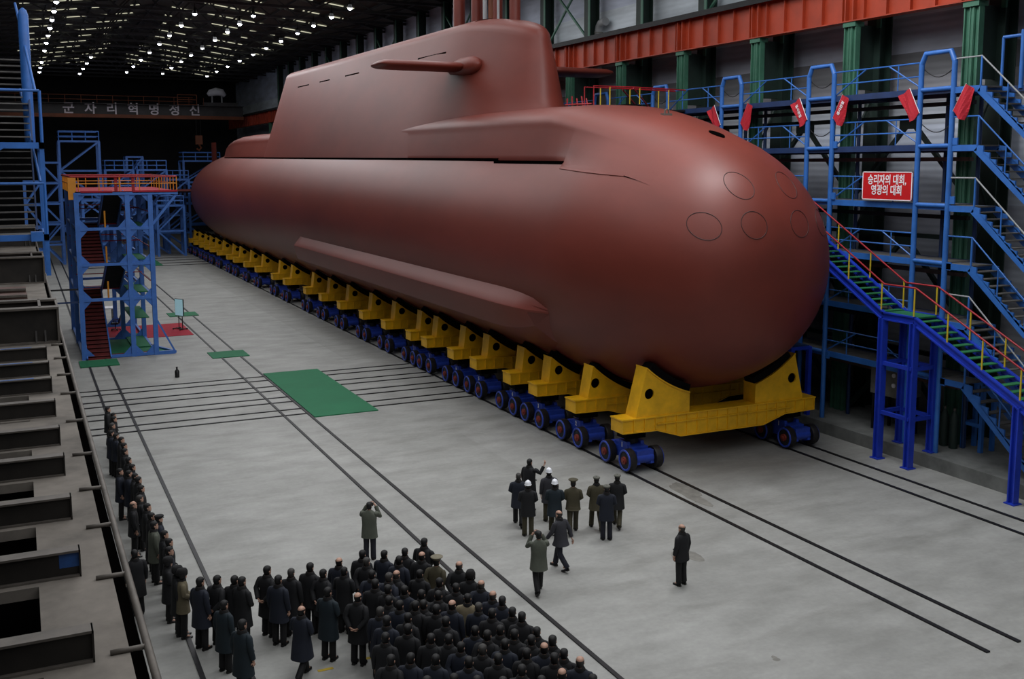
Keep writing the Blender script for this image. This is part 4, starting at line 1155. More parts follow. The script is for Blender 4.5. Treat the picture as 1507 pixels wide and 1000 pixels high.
# ------------------------------------------------------------------ ceiling lamps
def lamp():
    r = thing('ceiling_lamp', 'x', 'lamp', group='high bay lamps under the roof')
    MB().tube([(0, 0, .62), (0, 0, .5), (0, 0, .42), (0, 0, .12), (0, 0, 0)], [.05, .06, .10, .18, .22], 14, cap=True).build('housing', M['dark'], r, smooth=True, auto=40)
    MB().tube([(0, 0, .01), (0, 0, -.08), (0, 0, -.15)], [.19, .16, .07], 14).build('bulb_lens', M['lamp'], r, smooth=True)
    MB().tube([(0, 0, .6), (0, 0, 1.0)], .03, 6).build('hanger', M['dark'], r)
    return r
l0 = lamp(); first = True
rows = {25.3: [83.5, 89, 95, 101, 108, 115, 122, 130, 138, 146, 154], 19.0: [91, 97, 103, 110, 118, 126, 134, 143, 152], 14.3: [92, 100, 108, 116, 125, 134, 143, 152],
        8.6: [133, 141, 149, 157], 3.5: [90, 95.5, 101, 107, 113, 120, 128, 142, 150, 157]}
names = {25.3: 'the row over the submarine', 19.0: 'the row above the cradles', 14.3: 'the row under the ridge', 8.6: 'the row above the scaffolds', 3.5: 'the row above the gallery'}
for x, ys_ in rows.items():
    for i, y in enumerate(ys_):
        l = l0 if first else dup(l0); first = False
        l.location = (x, y, 24.0)
        l['label'] = 'bright high bay lamp, %s from the bow in %s' % (ORD[i], names[x])

# area lights standing in for those lamps and roof lights, plus added ones
def area(name, loc, sx, sy, power, color=(.965, .98, 1), rot=(0, 0, 0)):
    d = D.lights.new(name, 'AREA'); d.shape = 'RECTANGLE'; d.size = sx; d.size_y = sy; d.energy = power; d.color = color
    o = D.objects.new(name, d); C.objects.link(o); o.location = loc; o.rotation_euler = rot; return o
LP = 620
ROWS = ((-10, .6), (12, .88), (36, 1.0), (58, .9), (80, 1.1), (102, 1.35), (124, .6), (146, .14))
GAIN = {-3.2: (1, 1, 1, .2, .05, .05, .05, .05), 3.5: (1, 1, 1, .6, .4, .5, .3, 1), 8.6: (1, 1, 1, 1, .8, .8, .6, 1), 14.3: (.9, .95, 1, .9, .5, .6, .8, 1), 19.0: (.8, .85, .9, 1.1, 1.3, 1.8, 1.5, 1), 25.3: (.7, .8, 1.15, 1.15, .7, .3, .1, .1)}  # first strip has no lamp row, added to brighten the gallery deck
for x, gains in GAIN.items():
    for (y, q), g in zip(ROWS, gains):
        area('hall_light', (x, y, 24.3), 4.5, 20, LP * q * g)
for x, y, pw in ((22.6, 28.4, 1500), (18.5, 24.0, 500)):  # extra panels added over the bow to strengthen its highlights
    area('hall_light', (x, y, 24.2), 4.6, 4.6, pw)
# weak fill light added at the unseen open end behind the viewer
area('end_fill', (10, -23, 12), 26, 14, 160, (.9, .95, 1), (math.radians(82), 0, 0))
w = D.worlds.new('hall_world'); bpy.context.scene.world = w; w.use_nodes = True
w.node_tree.nodes['Background'].inputs['Color'].default_value = (.6, .7, .85, 1)
w.node_tree.nodes['Background'].inputs['Strength'].default_value = .03
sc = bpy.context.scene
sc.view_settings.view_transform = 'Standard'; sc.view_settings.look = 'None'; sc.view_settings.gamma = 1; sc.view_settings.exposure = 0
sc.cycles.use_denoising = True
sc.cycles.max_bounces = 6
# ------------------------------------------------------------------ people
def lerp(a, b, t): return a + (b - a) * t
HEADZ = 1.562
def head_rings(scale=1., n=26):
    """rings of a head from chin to crown: (z offset, half width, front depth, back depth)"""
    prof = [(-.118, .018, .062, -.030), (-.110, .036, .082, .010), (-.092, .050, .092, .045), (-.068, .058, .094, .066), (-.040, .065, .092, .082), (-.012, .070, .092, .094), (.012, .073, .090, .100),
            (.036, .075, .092, .103), (.056, .076, .086, .101), (.078, .071, .077, .093), (.096, .060, .061, .078), (.109, .044, .043, .056), (.117, .026, .026, .032), (.120, .010, .010, .012)]
    rings = []
    for z, w, f, b in prof:
        r = []
        for k in range(n):
            a = 2 * PI * k / n; c, s = math.cos(a), math.sin(a)
            x = w * c; y = (f if s > 0 else b) * s
            if s > 0:                       # face relief: nose, eye sockets, lips
                nose = math.exp(-((x) / .013) ** 2) * max(0, 1 - abs(z + .022) / .034) * .024
                eye = math.exp(-((abs(x) - .032) / .014) ** 2) * math.exp(-((z - .010) / .013) ** 2) * .010
                lip = math.exp(-(x / .024) ** 2) * math.exp(-((z + .072) / .009) ** 2) * .005
                brow = math.exp(-((z - .032) / .010) ** 2) * math.exp(-(x / .05) ** 2) * .004
                y += (nose - eye + lip + brow) * min(1, s * 1.5)
            r.append((x * scale, y * scale, z * scale))
        rings.append(r)
    return rings
def place_head(v, H, turn): 
    ct, st = math.cos(turn), math.sin(turn)
    return [(H.x + x * ct - y * st, H.y + x * st + y * ct, H.z + z) for x, y, z in v]

def pose(arms='down', legs='stand', lean=0.):
    P = {}
    P['pelvis'] = Vector((0, 0, .93)); P['waist'] = Vector((0, .005 + lean * .12, 1.08)); P['chest'] = Vector((0, lean * .32, 1.29)); P['neckb'] = Vector((0, -.012 + lean * .44, 1.435)); P['head'] = Vector((0, .02 + lean * .5, HEADZ))
    for s, n in ((-1, 'l'), (1, 'r')):
        P['sh' + n] = Vector((s * .185, -.01 + lean * .4, 1.395))
        P['hip' + n] = Vector((s * .092, 0, .90))
    if legs == 'stand':
        for s, n in ((-1, 'l'), (1, 'r')): P['kn' + n] = Vector((s * .10, .012, .48)); P['an' + n] = Vector((s * .105, -.01, .085))
    else:
        f = 1 if legs == 'walk_r' else -1
        fwd, bak = ('r', 'l') if f > 0 else ('l', 'r')
        sg = {'r': 1, 'l': -1}
        P['kn' + fwd] = Vector((sg[fwd] * .095, .19, .51)); P['an' + fwd] = Vector((sg[fwd] * .095, .27, .10))
        P['kn' + bak] = Vector((sg[bak] * .095, -.05, .48)); P['an' + bak] = Vector((sg[bak] * .10, -.31, .17))
    for s, n in ((-1, 'l'), (1, 'r')):
        sh = P['sh' + n]
        if arms == 'down': el, wr, hd = Vector((s * .245, -.03, 1.13)), Vector((s * .25, .03, .885)), Vector((s * .245, .05, .79))
        elif arms == 'front': el, wr, hd = Vector((s * .255, .0, 1.14)), Vector((s * .10, .19, .99)), Vector((s * .02, .215, .955))
        elif arms == 'behind': el, wr, hd = Vector((s * .26, -.10, 1.14)), Vector((s * .11, -.20, .95)), Vector((s * .02, -.215, .91))
        elif arms == 'swing':
            k = -s if legs == 'walk_r' else s
            el, wr, hd = Vector((s * .25, -.02 + k * .10, 1.13)), Vector((s * .26, .04 + k * .22, .91)), Vector((s * .255, .06 + k * .27, .82))
        elif arms == 'camera': el, wr, hd = Vector((s * .27, .16, 1.24)), Vector((s * .13, .25, 1.50)), Vector((s * .075, .245, 1.575))
        elif arms == 'point':
            if n == 'r': el, wr, hd = Vector((.34, .12, 1.26)), Vector((.40, .22, 1.47)), Vector((.415, .25, 1.56))
            else: el, wr, hd = Vector((-.25, -.02, 1.13)), Vector((-.26, .06, .89)), Vector((-.255, .09, .80))
        elif arms == 'write': el, wr, hd = Vector((s * .25, .0, 1.15)), Vector((s * .11, .22, 1.10)), Vector((s * .05, .27, 1.10))
        if lean and arms in ('down', 'front', 'swing'): el.y += lean * .2; wr.y += lean * .1
        P['el' + n], P['wr' + n], P['hd' + n] = el, wr, hd
    return P

def skin_mesh(P, name):
    """one continuous body grown over a skeleton: trunk, limbs, hands with five fingers each, neck; the modelled head is welded on top"""
    V = []; E = []; R = []
    def v(p, r): V.append(tuple(p)); R.append(r); return len(V) - 1
    pe = v(P['pelvis'], (.115, .10)); wa = v(P['waist'], (.11, .085)); ch = v(P['chest'], (.11, .08)); nb = v(P['neckb'] + Vector((0, 0, -.03)), (.048, .048)); hd = v(P['head'] + Vector((0, 0, -.05)), (.052, .055)); 
    E += [(pe, wa), (wa, ch), (ch, nb), (nb, hd)]
    for n in 'lr':
        hi = v(P['hip' + n], (.078, .082)); kn = v(P['kn' + n], (.052, .055)); an = v(P['an' + n], (.034, .038)); to = v(P['an' + n] + Vector((0, .14, -.045)), (.034, .026))
        E += [(pe, hi), (hi, kn), (kn, an), (an, to)]
        sh = v(P['sh' + n] + Vector((0, 0, -.05)), (.044, .044)); el = v(P['el' + n], (.038, .038)); wr = v(P['wr' + n], (.026, .022)); pa = v(P['hd' + n], (.036, .016))
        E += [(ch, sh), (sh, el), (el, wr), (wr, pa)]
    me = D.meshes.new(name); me.from_pydata(V, E, []); o = D.objects.new(name + '_tmp', me); C.objects.link(o)
    m = o.modifiers.new('skin', 'SKIN'); m.use_smooth_shade = True
    for i, d in enumerate(me.skin_vertices[0].data): d.radius = R[i]; d.use_root = (i == 0)
    o.modifiers.new('sub', 'SUBSURF').levels = 1
    dg = bpy.context.evaluated_depsgraph_get(); dg.update()
    body = D.meshes.new_from_object(o.evaluated_get(dg)); D.objects.remove(o)
    b = MB(); b.v = [tuple(x.co) for x in body.vertices]; b.f = [tuple(p.vertices) for p in body.polygons]; D.meshes.remove(body)
    for n in 'lr':                      # fingers: four of different length, bent, and a thumb leaving the side of the palm
        s = -1 if n == 'l' else 1
        h = P['hd' + n]; d = (h - P['wr' + n]).normalized(); side = d.cross(Vector((s, 0, 0)))
        if side.length < .3: side = d.cross(Vector((0, 0, 1)))
        side.normalize(); inn = d.cross(side).normalized()
        if inn.x * s > 0: inn = -inn
        for j, ln in enumerate((.060, .072, .068, .052)):
            r0_ = h + side * ((j - 1.5) * .019) + d * .018
            b.tube([r0_ - d * .02, r0_ + d * ln * .5, r0_ + d * ln * .85 + inn * ln * .22, r0_ + d * ln * 1.1 + inn * ln * .55], [.0095, .0092, .0085, .006], 7)
        t0 = h + side * .034 - d * .03
        b.tube([t0, t0 + side * .022 + d * .022 + inn * .008, t0 + side * .030 + d * .05 + inn * .02], [.012, .0105, .007], 7)
    H = P['head']; o_ = len(b.v)
    rg = head_rings()
    b.loft([place_head(r, H, 0) for r in rg])
    for s in (-1, 1):                   # ears
        b.loft([[(H.x + s * (.070 + .010 * k), H.y - .012 + .022 * math.cos(a) * (1 - .25 * k), H.z + .0 + .032 * math.sin(a) * (1 - .2 * k)) for a in [2 * PI * q / 8 for q in range(8)]] for k in (0, 1, 1.4)])
    nf = len(b.f)
    for s in (-1, 1):                   # eyes
        b.loft([[(H.x + s * .032 + .013 * rr_ * math.cos(a), H.y + .082 + .006 * (1 - rr_), H.z + .010 + .006 * rr_ * math.sin(a)) for a in [2 * PI * q / 8 for q in range(8)]] for rr_ in (1, .6, .1)])
    me = D.meshes.new(name); me.from_pydata(b.v, [], b.f)
    bm = bmesh.new(); bm.from_mesh(me); bmesh.ops.recalc_face_normals(bm, faces=bm.faces); bm.to_mesh(me); bm.free()
    me.materials.append(M['skin']); me.materials.append(M['eye'])
    me.polygons.foreach_set('use_smooth', [True] * len(me.polygons))
    me.polygons.foreach_set('material_index', [0] * nf + [1] * (len(me.polygons) - nf))
    return me

def ell(c, rx, ry, n=22, p=2.4):
    out = []
    for k in range(n):
        a = 2 * PI * k / n; ca, sa = math.cos(a), math.sin(a)
        q = (abs(ca) ** p + abs(sa) ** p) ** (-1 / p)
        out.append((c[0] + rx * ca * q, c[1] + ry * sa * q, c[2]))
    return out
def mesh_of(b, smooth=True, auto=None):
    me = D.meshes.new('clothes'); me.from_pydata(b.v, [], b.f)
    bm = bmesh.new(); bm.from_mesh(me); bmesh.ops.recalc_face_normals(bm, faces=bm.faces); bm.to_mesh(me); bm.free()
    if smooth:
        me.polygons.foreach_set('use_smooth', [True] * len(me.polygons))
        if auto: me.set_sharp_from_angle(angle=math.radians(auto))
    return me
def coat_mesh(P, hem, walk):
    b = MB(); L = P['chest'].y
    def cy(z): return lerp(0, P['neckb'].y + .01, max(0, min(1, (z - .95) / .5)))
    fl = .02 if walk else 0
    prof = [(1.462, .062, .066), (1.45, .085, .080), (1.43, .112, .090), (1.405, .150, .100), (1.37, .186, .114), (1.31, .212, .130), (1.22, .218, .138), (1.12, .208, .136), (1.02, .208, .140), (.92, .218, .148), (.82, .226, .155 + fl), (.72, .232, .162 + fl * 2)]
    prof = [q for q in prof if q[0] > hem + .03]
    k = max(0, .72 - hem)
    prof.append((hem, .236 + .05 * k, .166 + .09 * k + (fl * 3 if walk else 0)))
    rings = [ell((0, cy(z), z), rx, ry) for z, rx, ry in prof]
    rings.append(ell((0, cy(hem), hem + .006), prof[-1][1] - .022, prof[-1][2] - .022)); rings.append(ell((0, 0, hem + .10), prof[-1][1] - .05, prof[-1][2] - .05))
    b.loft(rings)
    for n in 'lr':
        sh, el, wr = P['sh' + n], P['el' + n], P['wr' + n]
        s = -1 if n == 'l' else 1
        a0 = sh + Vector((-s * .05, 0, .0)); dd = (wr - el).normalized()
        b.tube([sh + Vector((-s * .10, .01, -.012)), sh + Vector((-s * .05, .004, -.026)), sh + Vector((s * .004, 0, -.045)), lerp(sh, el, .25), lerp(sh, el, .55), el, lerp(el, wr, .5), wr - dd * .005, wr - dd * .004], [.03, .050, .062, .072, .070, .064, .06, .056, .04], 14)
    # back seam flap and pocket flaps keep the silhouette of an overcoat
    for s in (-1, 1):
        z = .98; b.box(s * .13 - .05, s * .13 + .05, .128, .152, z, z + .03)
    return mesh_of(b, auto=50)
def collar_mesh(P):
    b = MB(); c = P['neckb'] + Vector((0, .012, 0))
    b.loft([ell((c.x, c.y, c.z + dz), rx, ry, 20, 2) for dz, rx, ry in ((-.05, .125, .100), (-.02, .122, .106), (.03, .098, .094), (.048, .086, .090), (.056, .078, .084), (.02, .068, .072))], cap=False)
    return mesh_of(b)
def trouser_mesh(P):
    b = MB()
    b.loft([ell((0, 0, z), rx, ry, 18) for z, rx, ry in ((1.04, .165, .112), (.95, .178, .122), (.86, .17, .12), (.80, .10, .09))])
    for n in 'lr':
        hi, kn, an = P['hip' + n], P['kn' + n], P['an' + n]
        b.tube([hi + Vector((0, 0, .02)), lerp(hi, kn, .35), kn, lerp(kn, an, .5), an + Vector((0, .0, .01)), an + Vector((0, .005, -.035)), an + Vector((0, .005, -.034))], [.10, .096, .080, .077, .078, .080, .05], 14)
    return mesh_of(b, auto=60)
def shoe_mesh(P, n):
    b = MB(); a = P['an' + n]; tilt = 0
    up = max(0, a.z - .09)
    secs = []
    for y, w, h, lift_ in ((-.075, .018, .05, 0), (-.065, .036, .075, 0), (-.03, .041, .085, 0), (.03, .042, .085, 0), (.08, .045, .065, 0), (.14, .046, .05, .0), (.18, .036, .04, .006), (.2, .014, .028, .012)):
        z0 = max(0.0, up + (-.06 * up / .08 * (y + .06) / .2 if up > .03 else 0)) + lift_
        secs.append([(a.x + w * math.cos(t), a.y + y, z0 + (h * max(0, math.sin(t)) ** .8)) for t in [PI * k / 8 for k in range(9)]])
    b.loft(secs); return mesh_of(b, auto=50)
def hair_mesh(P, kind):
    b = MB(); H = P['head']; rg = head_rings(1.09, 26)
    n = 26; prof = [r[0][2] for r in rg]
    vs = [p for r in rg for p in place_head(r, H + Vector((0, -.004, .002)), 0)]; fs = []
    def ok(i, j):
        a = 2 * PI * (j + .5) / n; z = (prof[i] + prof[i + 1]) / 2; s = math.sin(a)
        line = (.070 if s > .25 else .02 if s > -.1 else -.062 if s > -.4 else -.082)
        if kind == 'bald': return line - .004 < z < .062 and s < .35
        return z > line
    for i in range(len(rg) - 1):
        for j in range(n):
            if ok(i, j): k = (j + 1) % n; fs.append((i * n + j, i * n + k, (i + 1) * n + k, (i + 1) * n + j))
    if kind != 'bald': fs.append(tuple((len(rg) - 1) * n + j for j in range(n)))
    b.add(vs, fs)
    me = mesh_of(b)
    return me
def hat_mesh(P, kind):
    b = MB(); H = P['head']; o = (H.x, H.y - .006, H.z)
    def rings(rs, p=2): b.loft([ell((o[0], o[1] + dy, o[2] + z), rx, ry, 24, p) for z, rx, ry, dy in rs])
    if kind == 'helmet':
        rings([(.028, .098, .122, 0), (.040, .110, .134, 0), (.046, .106, .130, 0), (.06, .098, .118, 0), (.10, .094, .112, 0), (.14, .076, .09, 0), (.165, .044, .052, 0), (.172, .01, .012, 0)])
        b.loft([[(o[0] + .06 * math.cos(t), o[1] + .10 + .07 * math.sin(t), o[2] + .036 + d) for t in [PI * k / 8 for k in range(9)]] for d in (0, .008)])
        b.bar((o[0], o[1] - .10, o[2] + .10), (o[0], o[1] + .06, o[2] + .172), .02, .012)
    elif kind == 'flat':
        rings([(.036, .080, .104, 0), (.062, .084, .108, 0), (.074, .105, .126, .004), (.098, .112, .132, .006), (.120, .094, .112, .004), (.13, .05, .06, 0)])
        b.loft([[(o[0] + .075 * math.cos(t), o[1] + .085 + .055 * math.sin(t), o[2] + .046 - .02 * math.sin(t) + d) for t in [PI * k / 8 for k in range(9)]] for d in (0, .012)])
    elif kind == 'officer':
        rings([(.036, .080, .102, 0), (.075, .084, .106, 0), (.088, .090, .112, 0), (.125, .150, .160, .012), (.137, .152, .162, .014), (.146, .138, .148, .012), (.15, .05, .06, .01)])
        b.loft([[(o[0] + .078 * math.cos(t), o[1] + .085 + .06 * math.sin(t), o[2] + .048 - .03 * math.sin(t) + d) for t in [PI * k / 8 for k in range(9)]] for d in (0, .01)])
    else:   # fur hat with folded flaps
        rings([(-.02, .088, .110, -.004), (.0, .106, .128, 0), (.05, .112, .134, 0), (.085, .112, .132, 0), (.11, .10, .122, 0), (.142, .088, .105, 0), (.158, .05, .06, 0)])
        for s in (-1, 1): b.loft([ell((o[0] + s * .098, o[1], o[2] - .03 + z), .018 + .004 * z, .06, 12) for z in (-.03, 0, .05, .11)])
    return mesh_of(b, auto=60)
def camera_mesh(P):
    b = MB(); H = P['head']
    b.box(H.x - .075, H.x + .075, H.y + .12, H.y + .19, H.z - .03, H.z + .06); b.box(H.x - .03, H.x + .03, H.y + .12, H.y + .18, H.z + .06, H.z + .085)
    b.tube([(H.x, H.y + .19, H.z + .01), (H.x, H.y + .31, H.z + .01), (H.x, H.y + .33, H.z + .01)], [.038, .04, .045], 16)
    return mesh_of(b, auto=40)

cacheP, cacheM = {}, {}
def get(key, fn):
    if key not in cacheM: cacheM[key] = fn()
    return cacheM[key]
def part(name, me, m, parent, label=None):
    o = D.objects.new(name, me); C.objects.link(o); o.parent = parent
    if m is not None:
        if not me.materials: me.materials.append(m)
        o.material_slots[0].link = 'OBJECT'; o.material_slots[0].material = m
    if label: o['label'] = label
    return o
PEOPLE = []
def person(x, y, face, label, group, coat='c_black', trousers='t_black', top='hair', arms='down', legs='stand', hem=.66, lean=0., sc=1., collar='fur', hm=None, cam=False):
    pk = (arms, legs, lean)
    if pk not in cacheP: cacheP[pk] = pose(*pk)
    P = cacheP[pk]
    r = thing('person', label, 'person', (x, y, 0), face, group); r.scale = (sc, sc, sc)
    b = D.objects.new('body', get(('body', pk), lambda: skin_mesh(P, 'body'))); C.objects.link(b); b.parent = r
    part('coat', get(('coat', pk, hem), lambda: coat_mesh(P, hem, legs != 'stand')), M[coat], r)
    if collar: part('collar', get(('collar', pk), lambda: collar_mesh(P)), M[collar], r)
    part('trousers', get(('trousers', pk), lambda: trouser_mesh(P)), M[trousers], r)
    for n in 'lr': part('shoe', get(('shoe', pk, n), lambda n=n: shoe_mesh(P, n)), M['shoe'], r)
    if top in ('hair', 'grey', 'bald', 'greybald'):
        part('hair', get(('hair', pk, 'bald' if 'bald' in top else 'hair'), lambda: hair_mesh(P, 'bald' if 'bald' in top else 'hair')), M['greyhair' if 'grey' in top else 'hair'], r)
    else:
        part('hair', get(('hair', pk, 'hair'), lambda: hair_mesh(P, 'hair')), M['hair'], r)
        part({'helmet': 'helmet', 'flat': 'cap', 'officer': 'officer_cap', 'fur': 'fur_hat'}[top], get(('hat', pk, top), lambda: hat_mesh(P, top)), M[hm or {'helmet': 'helmet', 'flat': 'capgrey', 'officer': 'capolive', 'fur': 'fur'}[top]], r)
    if cam: part('camera', get(('camera', pk), lambda: camera_mesh(P)), M['cam'], r)
    return r

# where each head stands in the hall: ground points worked out from the photograph's geometry
def ground(px, py, z=1.6):
    cx, cy = 751.35, 433.87
    d = rr_ * ((px - cx) / F) - uu_ * ((py - cy) / F) + fw
    t = (z - HC) / d.z; return d.x * t, d.y * t
def facing(dx, dy): return math.atan2(-dx, dy)
random.seed(21)
# the walking party
GP = 'party walking towards the submarine'
def place(px, py, face, label, group, z=1.6, **k):
    x, y = ground(px, py, z); return person(x, y, face, label, group, **k)
A0 = facing(.45, .9)
place(779, 682, facing(.9, .45), 'person in long black coat with black hair raising one hand, ahead of the white helmets', GP, coat='c_black', trousers='t_black', arms='point', hem=.36, sc=1.03)
place(763, 701, A0, 'person in black coat with dark grey hair walking behind the one with raised hand', GP, coat='c_navy', top='grey', arms='front', legs='walk_l', hem=.62)
place(777, 714, A0, 'person in white helmet, black coat and olive trousers, rear of the group', GP, coat='c_black', trousers='t_olive', top='helmet', arms='front', legs='stand', hem=.64)
place(808, 695, facing(.3, .95), 'person in white helmet and charcoal coat walking beside the raised hand', GP, coat='c_grey', trousers='t_olive', top='helmet', arms='down', hem=.62)
place(816.5, 712, A0, 'person in white helmet, teal blue coat and olive trousers striding in the middle', GP, coat='c_teal', trousers='t_olive', top='helmet', arms='front', legs='walk_l', hem=.62)
place(843.6, 711, A0, 'person in olive uniform with wide officer cap walking beside the teal coat', GP, coat='c_olive', trousers='t_olive', top='officer', hm='c_olive', arms='front', legs='walk_r', hem=.78, collar=None)
place(878, 706, facing(.3, .95), 'person in khaki olive coat, grey cap and olive trousers striding', GP, coat='c_olive', trousers='t_olive', top='flat', arms='front', legs='walk_l', hem=.66)
place(893, 719, A0, 'person in navy coat and pale cap walking behind the khaki coat', GP, coat='c_navy', trousers='t_navy', top='flat', hm='capgrey', arms='front', legs='stand', hem=.62)
place(908.5, 703, facing(.6, .8), 'person in dark coat, grey cap and olive trousers closest to the bogies', GP, coat='c_black', trousers='t_olive', top='flat', arms='front', legs='walk_l', hem=.62)
place(825.5, 757, facing(-.4, 1), 'person in charcoal coat and navy trousers following the group with long stride', GP, coat='c_grey', trousers='t_navy', top='greybald', arms='swing', legs='walk_r', hem=.72, lean=.12)
GP = 'camera operators on the open floor'
place(793, 787, facing(.25, 1), 'person in grey green parka photographing the group with a raised camera', GP, coat='c_parka', trousers='t_black', arms='camera', legs='walk_r', hem=.66, cam=True, collar=None)
place(543, 744, facing(.55, .85), 'person in grey parka filming alone beside the rail ahead of the crowd', GP, coat='c_parka', trousers='t_navy', arms='camera', hem=.66, cam=True, collar=None)
place(1004, 777, facing(-.25, 1), 'person in black coat walking alone on the bare floor beside the submarine rails', 'people walking alone', coat='c_black', trousers='t_black', top='greybald', arms='down', legs='stand', hem=.70)
# the row along the gallery side, seen in profile, facing the hall
GP = 'people lined up along the gallery'
ROW = [(158, 602, ''), (166.4, 610, ''), (167, 618, ''), (164.5, 627, 'grey'), (163, 637, ''), (170, 640, ''), (178, 648, ''), (182, 656, ''), (183, 665, ''), (188.5, 676, ''), (194, 685.5, ''), (175.5, 693, ''), (189, 696, ''), (198, 700.5, ''),
       (203, 707, ''), (207, 719, ''), (205, 732.5, 'grey'), (195, 741, 'bald'), (216, 748, ''), (222, 761, ''), (233, 763, 'flat'), (226, 775, 'khaki'), (241, 785.5, ''), (248, 795.5, ''), (248, 812, ''), (246, 824, 'fur'), (260, 841, 'black_fur'), (267, 844, 'tan')]
for i, (px, py, kind) in enumerate(ROW):
    k = dict(coat=random.choice(['c_black', 'c_black', 'c_navy']), arms=random.choice(['down', 'down', 'front']), hem=random.choice([.62, .55, .66]), sc=random.uniform(.97, 1.03))
    lab = 'person in dark coat in the line along the gallery, %s from its far end' % ORD[i]
    if kind == 'grey': k['top'] = 'grey'; lab = 'grey-haired person in the line along the gallery, %s from its far end' % ORD[i]
    if kind == 'bald': k['top'] = 'greybald'; lab = 'bald person in black coat in the line along the gallery'
    if kind == 'flat': k['top'] = 'flat'; k['hm'] = 'c_black'; lab = 'person in black flat cap standing out front of the line along the gallery'
    if kind == 'khaki': k['coat'] = 'c_parka'; lab = 'person in grey green parka inside the line along the gallery'
    if kind == 'fur': k['top'] = 'fur'; lab = 'person in black coat and fur hat near the tan coat in the line'
    if kind == 'black_fur': k['top'] = 'fur'; lab = 'person in fur hat right behind the tan coat at the end of the line'
    if kind == 'tan': k['coat'] = 'c_khaki'; k['top'] = 'fur'; k['arms'] = 'front'; lab = 'person in khaki coat and dark fur hat at the near end of the gallery line'
    lab = lab.replace('right behind', 'just behind').replace('near end', 'camera end')
    place(px, py, facing(1, random.uniform(-.1, .35)), lab, GP, **k)
place(198, 815, facing(-.2, 1), 'person in black coat walking along the deck edge behind the line', 'people walking alone', coat='c_black', arms='down', hem=.50)

# the crowd
GP = 'people standing in the crowd'
CROWD = [  # px, py of the head, look, landmark name
 (294, 859, 'navy', 'the navy coat at the line corner'), (319, 854, '', ''), (344.5, 853, '', ''), (355.5, 858, '', ''), (329, 888, 'teal', 'the teal coat behind the corner'), (356, 922, 'teal2', 'the rearmost teal coat'),
 (392.7, 842, '', ''), (409, 854, '', ''), (428, 843, 'grey', ''), (456, 838, '', ''), (475, 843, '', ''), (498.5, 827, 'bald', 'the bald head in the front row'), (506, 838, '', ''), (533, 817, '', ''), (539, 828, 'grey', ''), (547, 844, '', ''),
 (482, 873, 'teal', 'the dark teal coat with legs apart'), (443, 897, 'bald', 'the bald person standing apart at the back'), (526, 879, 'bald', 'the bald person at the back edge'), (565, 816, '', ''), (559, 899, 'grey', ''), (595.5, 810, '', ''), (587, 826, '', ''), (624, 801, '', ''), (620.5, 819, 'bald', 'the bald head beside the officer'),
 (642, 826, 'officer', 'the officer in olive cap'), (583, 843, 'greybald', 'the balding grey head'), (617.5, 842, '', ''), (572, 853, 'grey', ''), (570.6, 866.5, '', ''), (595, 866.5, '', ''), (675.5, 833.5, 'greybald', 'the balding head by the rail'), (692, 847, 'fur', 'the round fur hat'), (708, 858, 'greybald', 'the second balding head by the rail'),
 (671, 863, '', ''), (688, 877.5, 'tan', 'the tan coat'), (704, 891, 'grey', ''), (665, 892, 'bald', 'the shiny bald head'), (646.5, 859, '', ''), (620, 875, '', ''), (623, 888, '', ''), (572, 882, '', ''), (600, 907, '', ''), (569, 917, '', ''), (600, 928, '', ''), (567, 938, '', ''), (642, 900, '', ''), (656, 918, '', ''), (634, 938, '', ''), (641, 969, '', ''),
 (678, 949, '', ''), (710, 958, 'grey', ''), (699, 925, '', ''), (717, 935, '', ''), (725, 875.5, 'greybald', 'the third balding head by the rail'), (739, 885, '', ''), (754, 900, '', ''), (768, 911, '', ''), (790, 927, '', ''), (813, 945, '', ''), (830, 960, '', ''), (853.6, 976, 'greybald', 'the balding head at the rail end'), (872.5, 1001, '', ''),
 (782, 941, '', ''), (801, 956, 'bald', 'the bald head set in from the rail'), (743, 947, '', ''), (736, 926, '', ''), (775, 963, '', ''), (816, 970, '', ''), (733, 972, '', ''), (768, 987, '', ''), (827, 996, 'bald', 'the bald head at the very back'), (797, 999, '', ''),
 (690, 978, '', ''), (668, 998, '', ''), (702, 999, '', ''), (740, 1003, '', ''), (604, 968, '', ''), (575, 972, '', ''), (628, 1003, '', ''), (840, 1012, '', ''), (660, 939, '', ''), (611, 893, '', ''), (552, 862, '', ''), (645, 878, '', ''), (724, 905, '', ''), (588, 892, '', ''), (757, 935, '', '')]
pos = [ground(px, py) for px, py, a, b in CROWD]
marks = [(i, c[3]) for i, c in enumerate(CROWD) if c[3]]
used = set()
def relative(i):
    x, y = pos[i]; cand = []
    for j, nm in marks:
        if j == i: continue
        dx, dy = x - pos[j][0], y - pos[j][1]; d = math.hypot(dx, dy)
        # the crowd faces the submarine bow: ahead is along (.6, .8)
        ah = dx * .6 + dy * .8; sd = dx * .8 - dy * .6
        w = ('ahead of' if ah > 0 else 'behind') if abs(ah) > abs(sd) * 1.2 else ('on the submarine side of' if sd > 0 else 'on the gallery side of')
        cand.append((d, w, nm))
    cand.sort()
    return cand
HAIRW = {'': 'black-haired person', 'grey': 'grey-haired person'}
LABS = {}; buckets = {}
for i, c in enumerate(CROWD):
    if c[3]: continue
    d, w, n2 = relative(i)[0]
    buckets.setdefault((c[2], w, n2), []).append((d, i))
for (hk, w, n2), lst in buckets.items():
    for q, (d, i) in enumerate(sorted(lst)):
        LABS[i] = (ORD[q] + ' ' if len(lst) > 1 else '') + HAIRW[hk] + ' ' + w + ' ' + n2
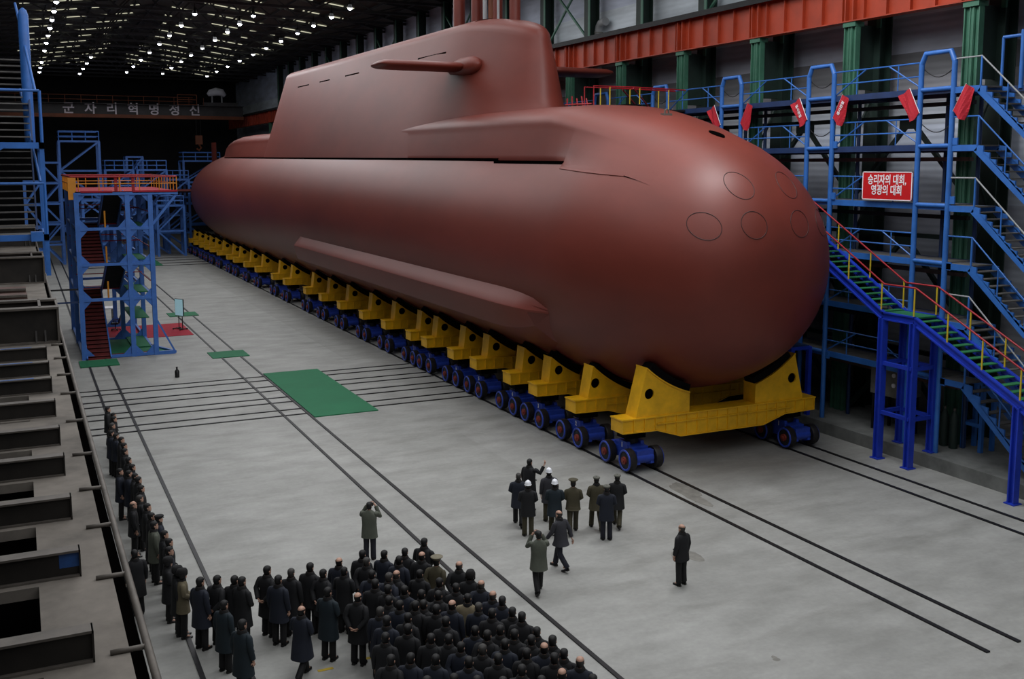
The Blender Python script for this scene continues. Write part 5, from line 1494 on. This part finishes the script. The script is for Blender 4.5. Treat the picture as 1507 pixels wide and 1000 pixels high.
OWN = {'navy': 'person in navy coat with short black hair, first beside the tan gallery line', 'teal': '', 'officer': 'person in olive uniform and wide olive officer cap standing in the crowd', 'fur': 'person in dark coat and round black fur hat beside the rail in the crowd', 'tan': 'person in tan coat standing in the middle of the dark coats of the crowd'}
for i, (px, py, look, nm) in enumerate(CROWD):
    x, y = pos[i]
    k = dict(coat=random.choice(['c_black', 'c_black', 'c_black', 'c_navy']), arms=random.choice(['down', 'down', 'front', 'behind']), hem=random.choice([.6, .55, .66, .5]), sc=random.uniform(.97, 1.04), top='hair')
    if look in ('grey', 'bald', 'greybald', 'fur', 'officer'): k['top'] = look
    if look == 'navy': k['coat'] = 'c_navy'
    if look.startswith('teal'): k['coat'] = 'c_teal'; k['hem'] = .52
    if look == 'tan': k['coat'] = 'c_tan'
    if look == 'officer': k['coat'] = 'c_olive'; k['trousers'] = 't_olive'; k['collar'] = None
    if look == 'bald' and px == 443: k['legs'] = 'walk_l'
    if nm:
        base_ = {'bald': 'bald person in dark coat, ', 'greybald': 'balding person in dark coat, ', 'teal': 'person in ', 'teal2': 'person in ', 'navy': 'person in ', 'officer': 'person standing in the crowd as ', 'fur': 'person under ', 'tan': 'person wearing '}[look]
        lab = OWN.get(look) or (base_ + nm.replace('the bald person', 'the one').replace('the bald head', 'the one').replace('the balding head', 'the one') + ' in the crowd')
        if look == 'teal' and px == 482: lab = 'person in dark teal coat standing with legs apart at the back of the crowd'
        elif look == 'teal': lab = 'person in dark teal coat just behind the front corner of the crowd'
        elif look == 'teal2': lab = 'rearmost person in teal coat beside the gallery line, alone at the back corner'
        elif nm.startswith('the second'): lab = 'balding person in dark coat, second such head along the rail behind the fur hat'
        elif nm.startswith('the third'): lab = 'balding person in dark coat, third such head along the rail behind the fur hat'
        lab = lab.replace('the one in the crowd', 'one of the crowd')
    else:
        lab = LABS[i]
    used.add(lab)
    person(x, y, facing(23 - x + random.uniform(-3, 3), 38 - y + random.uniform(-4, 4)), lab, GP, **k)
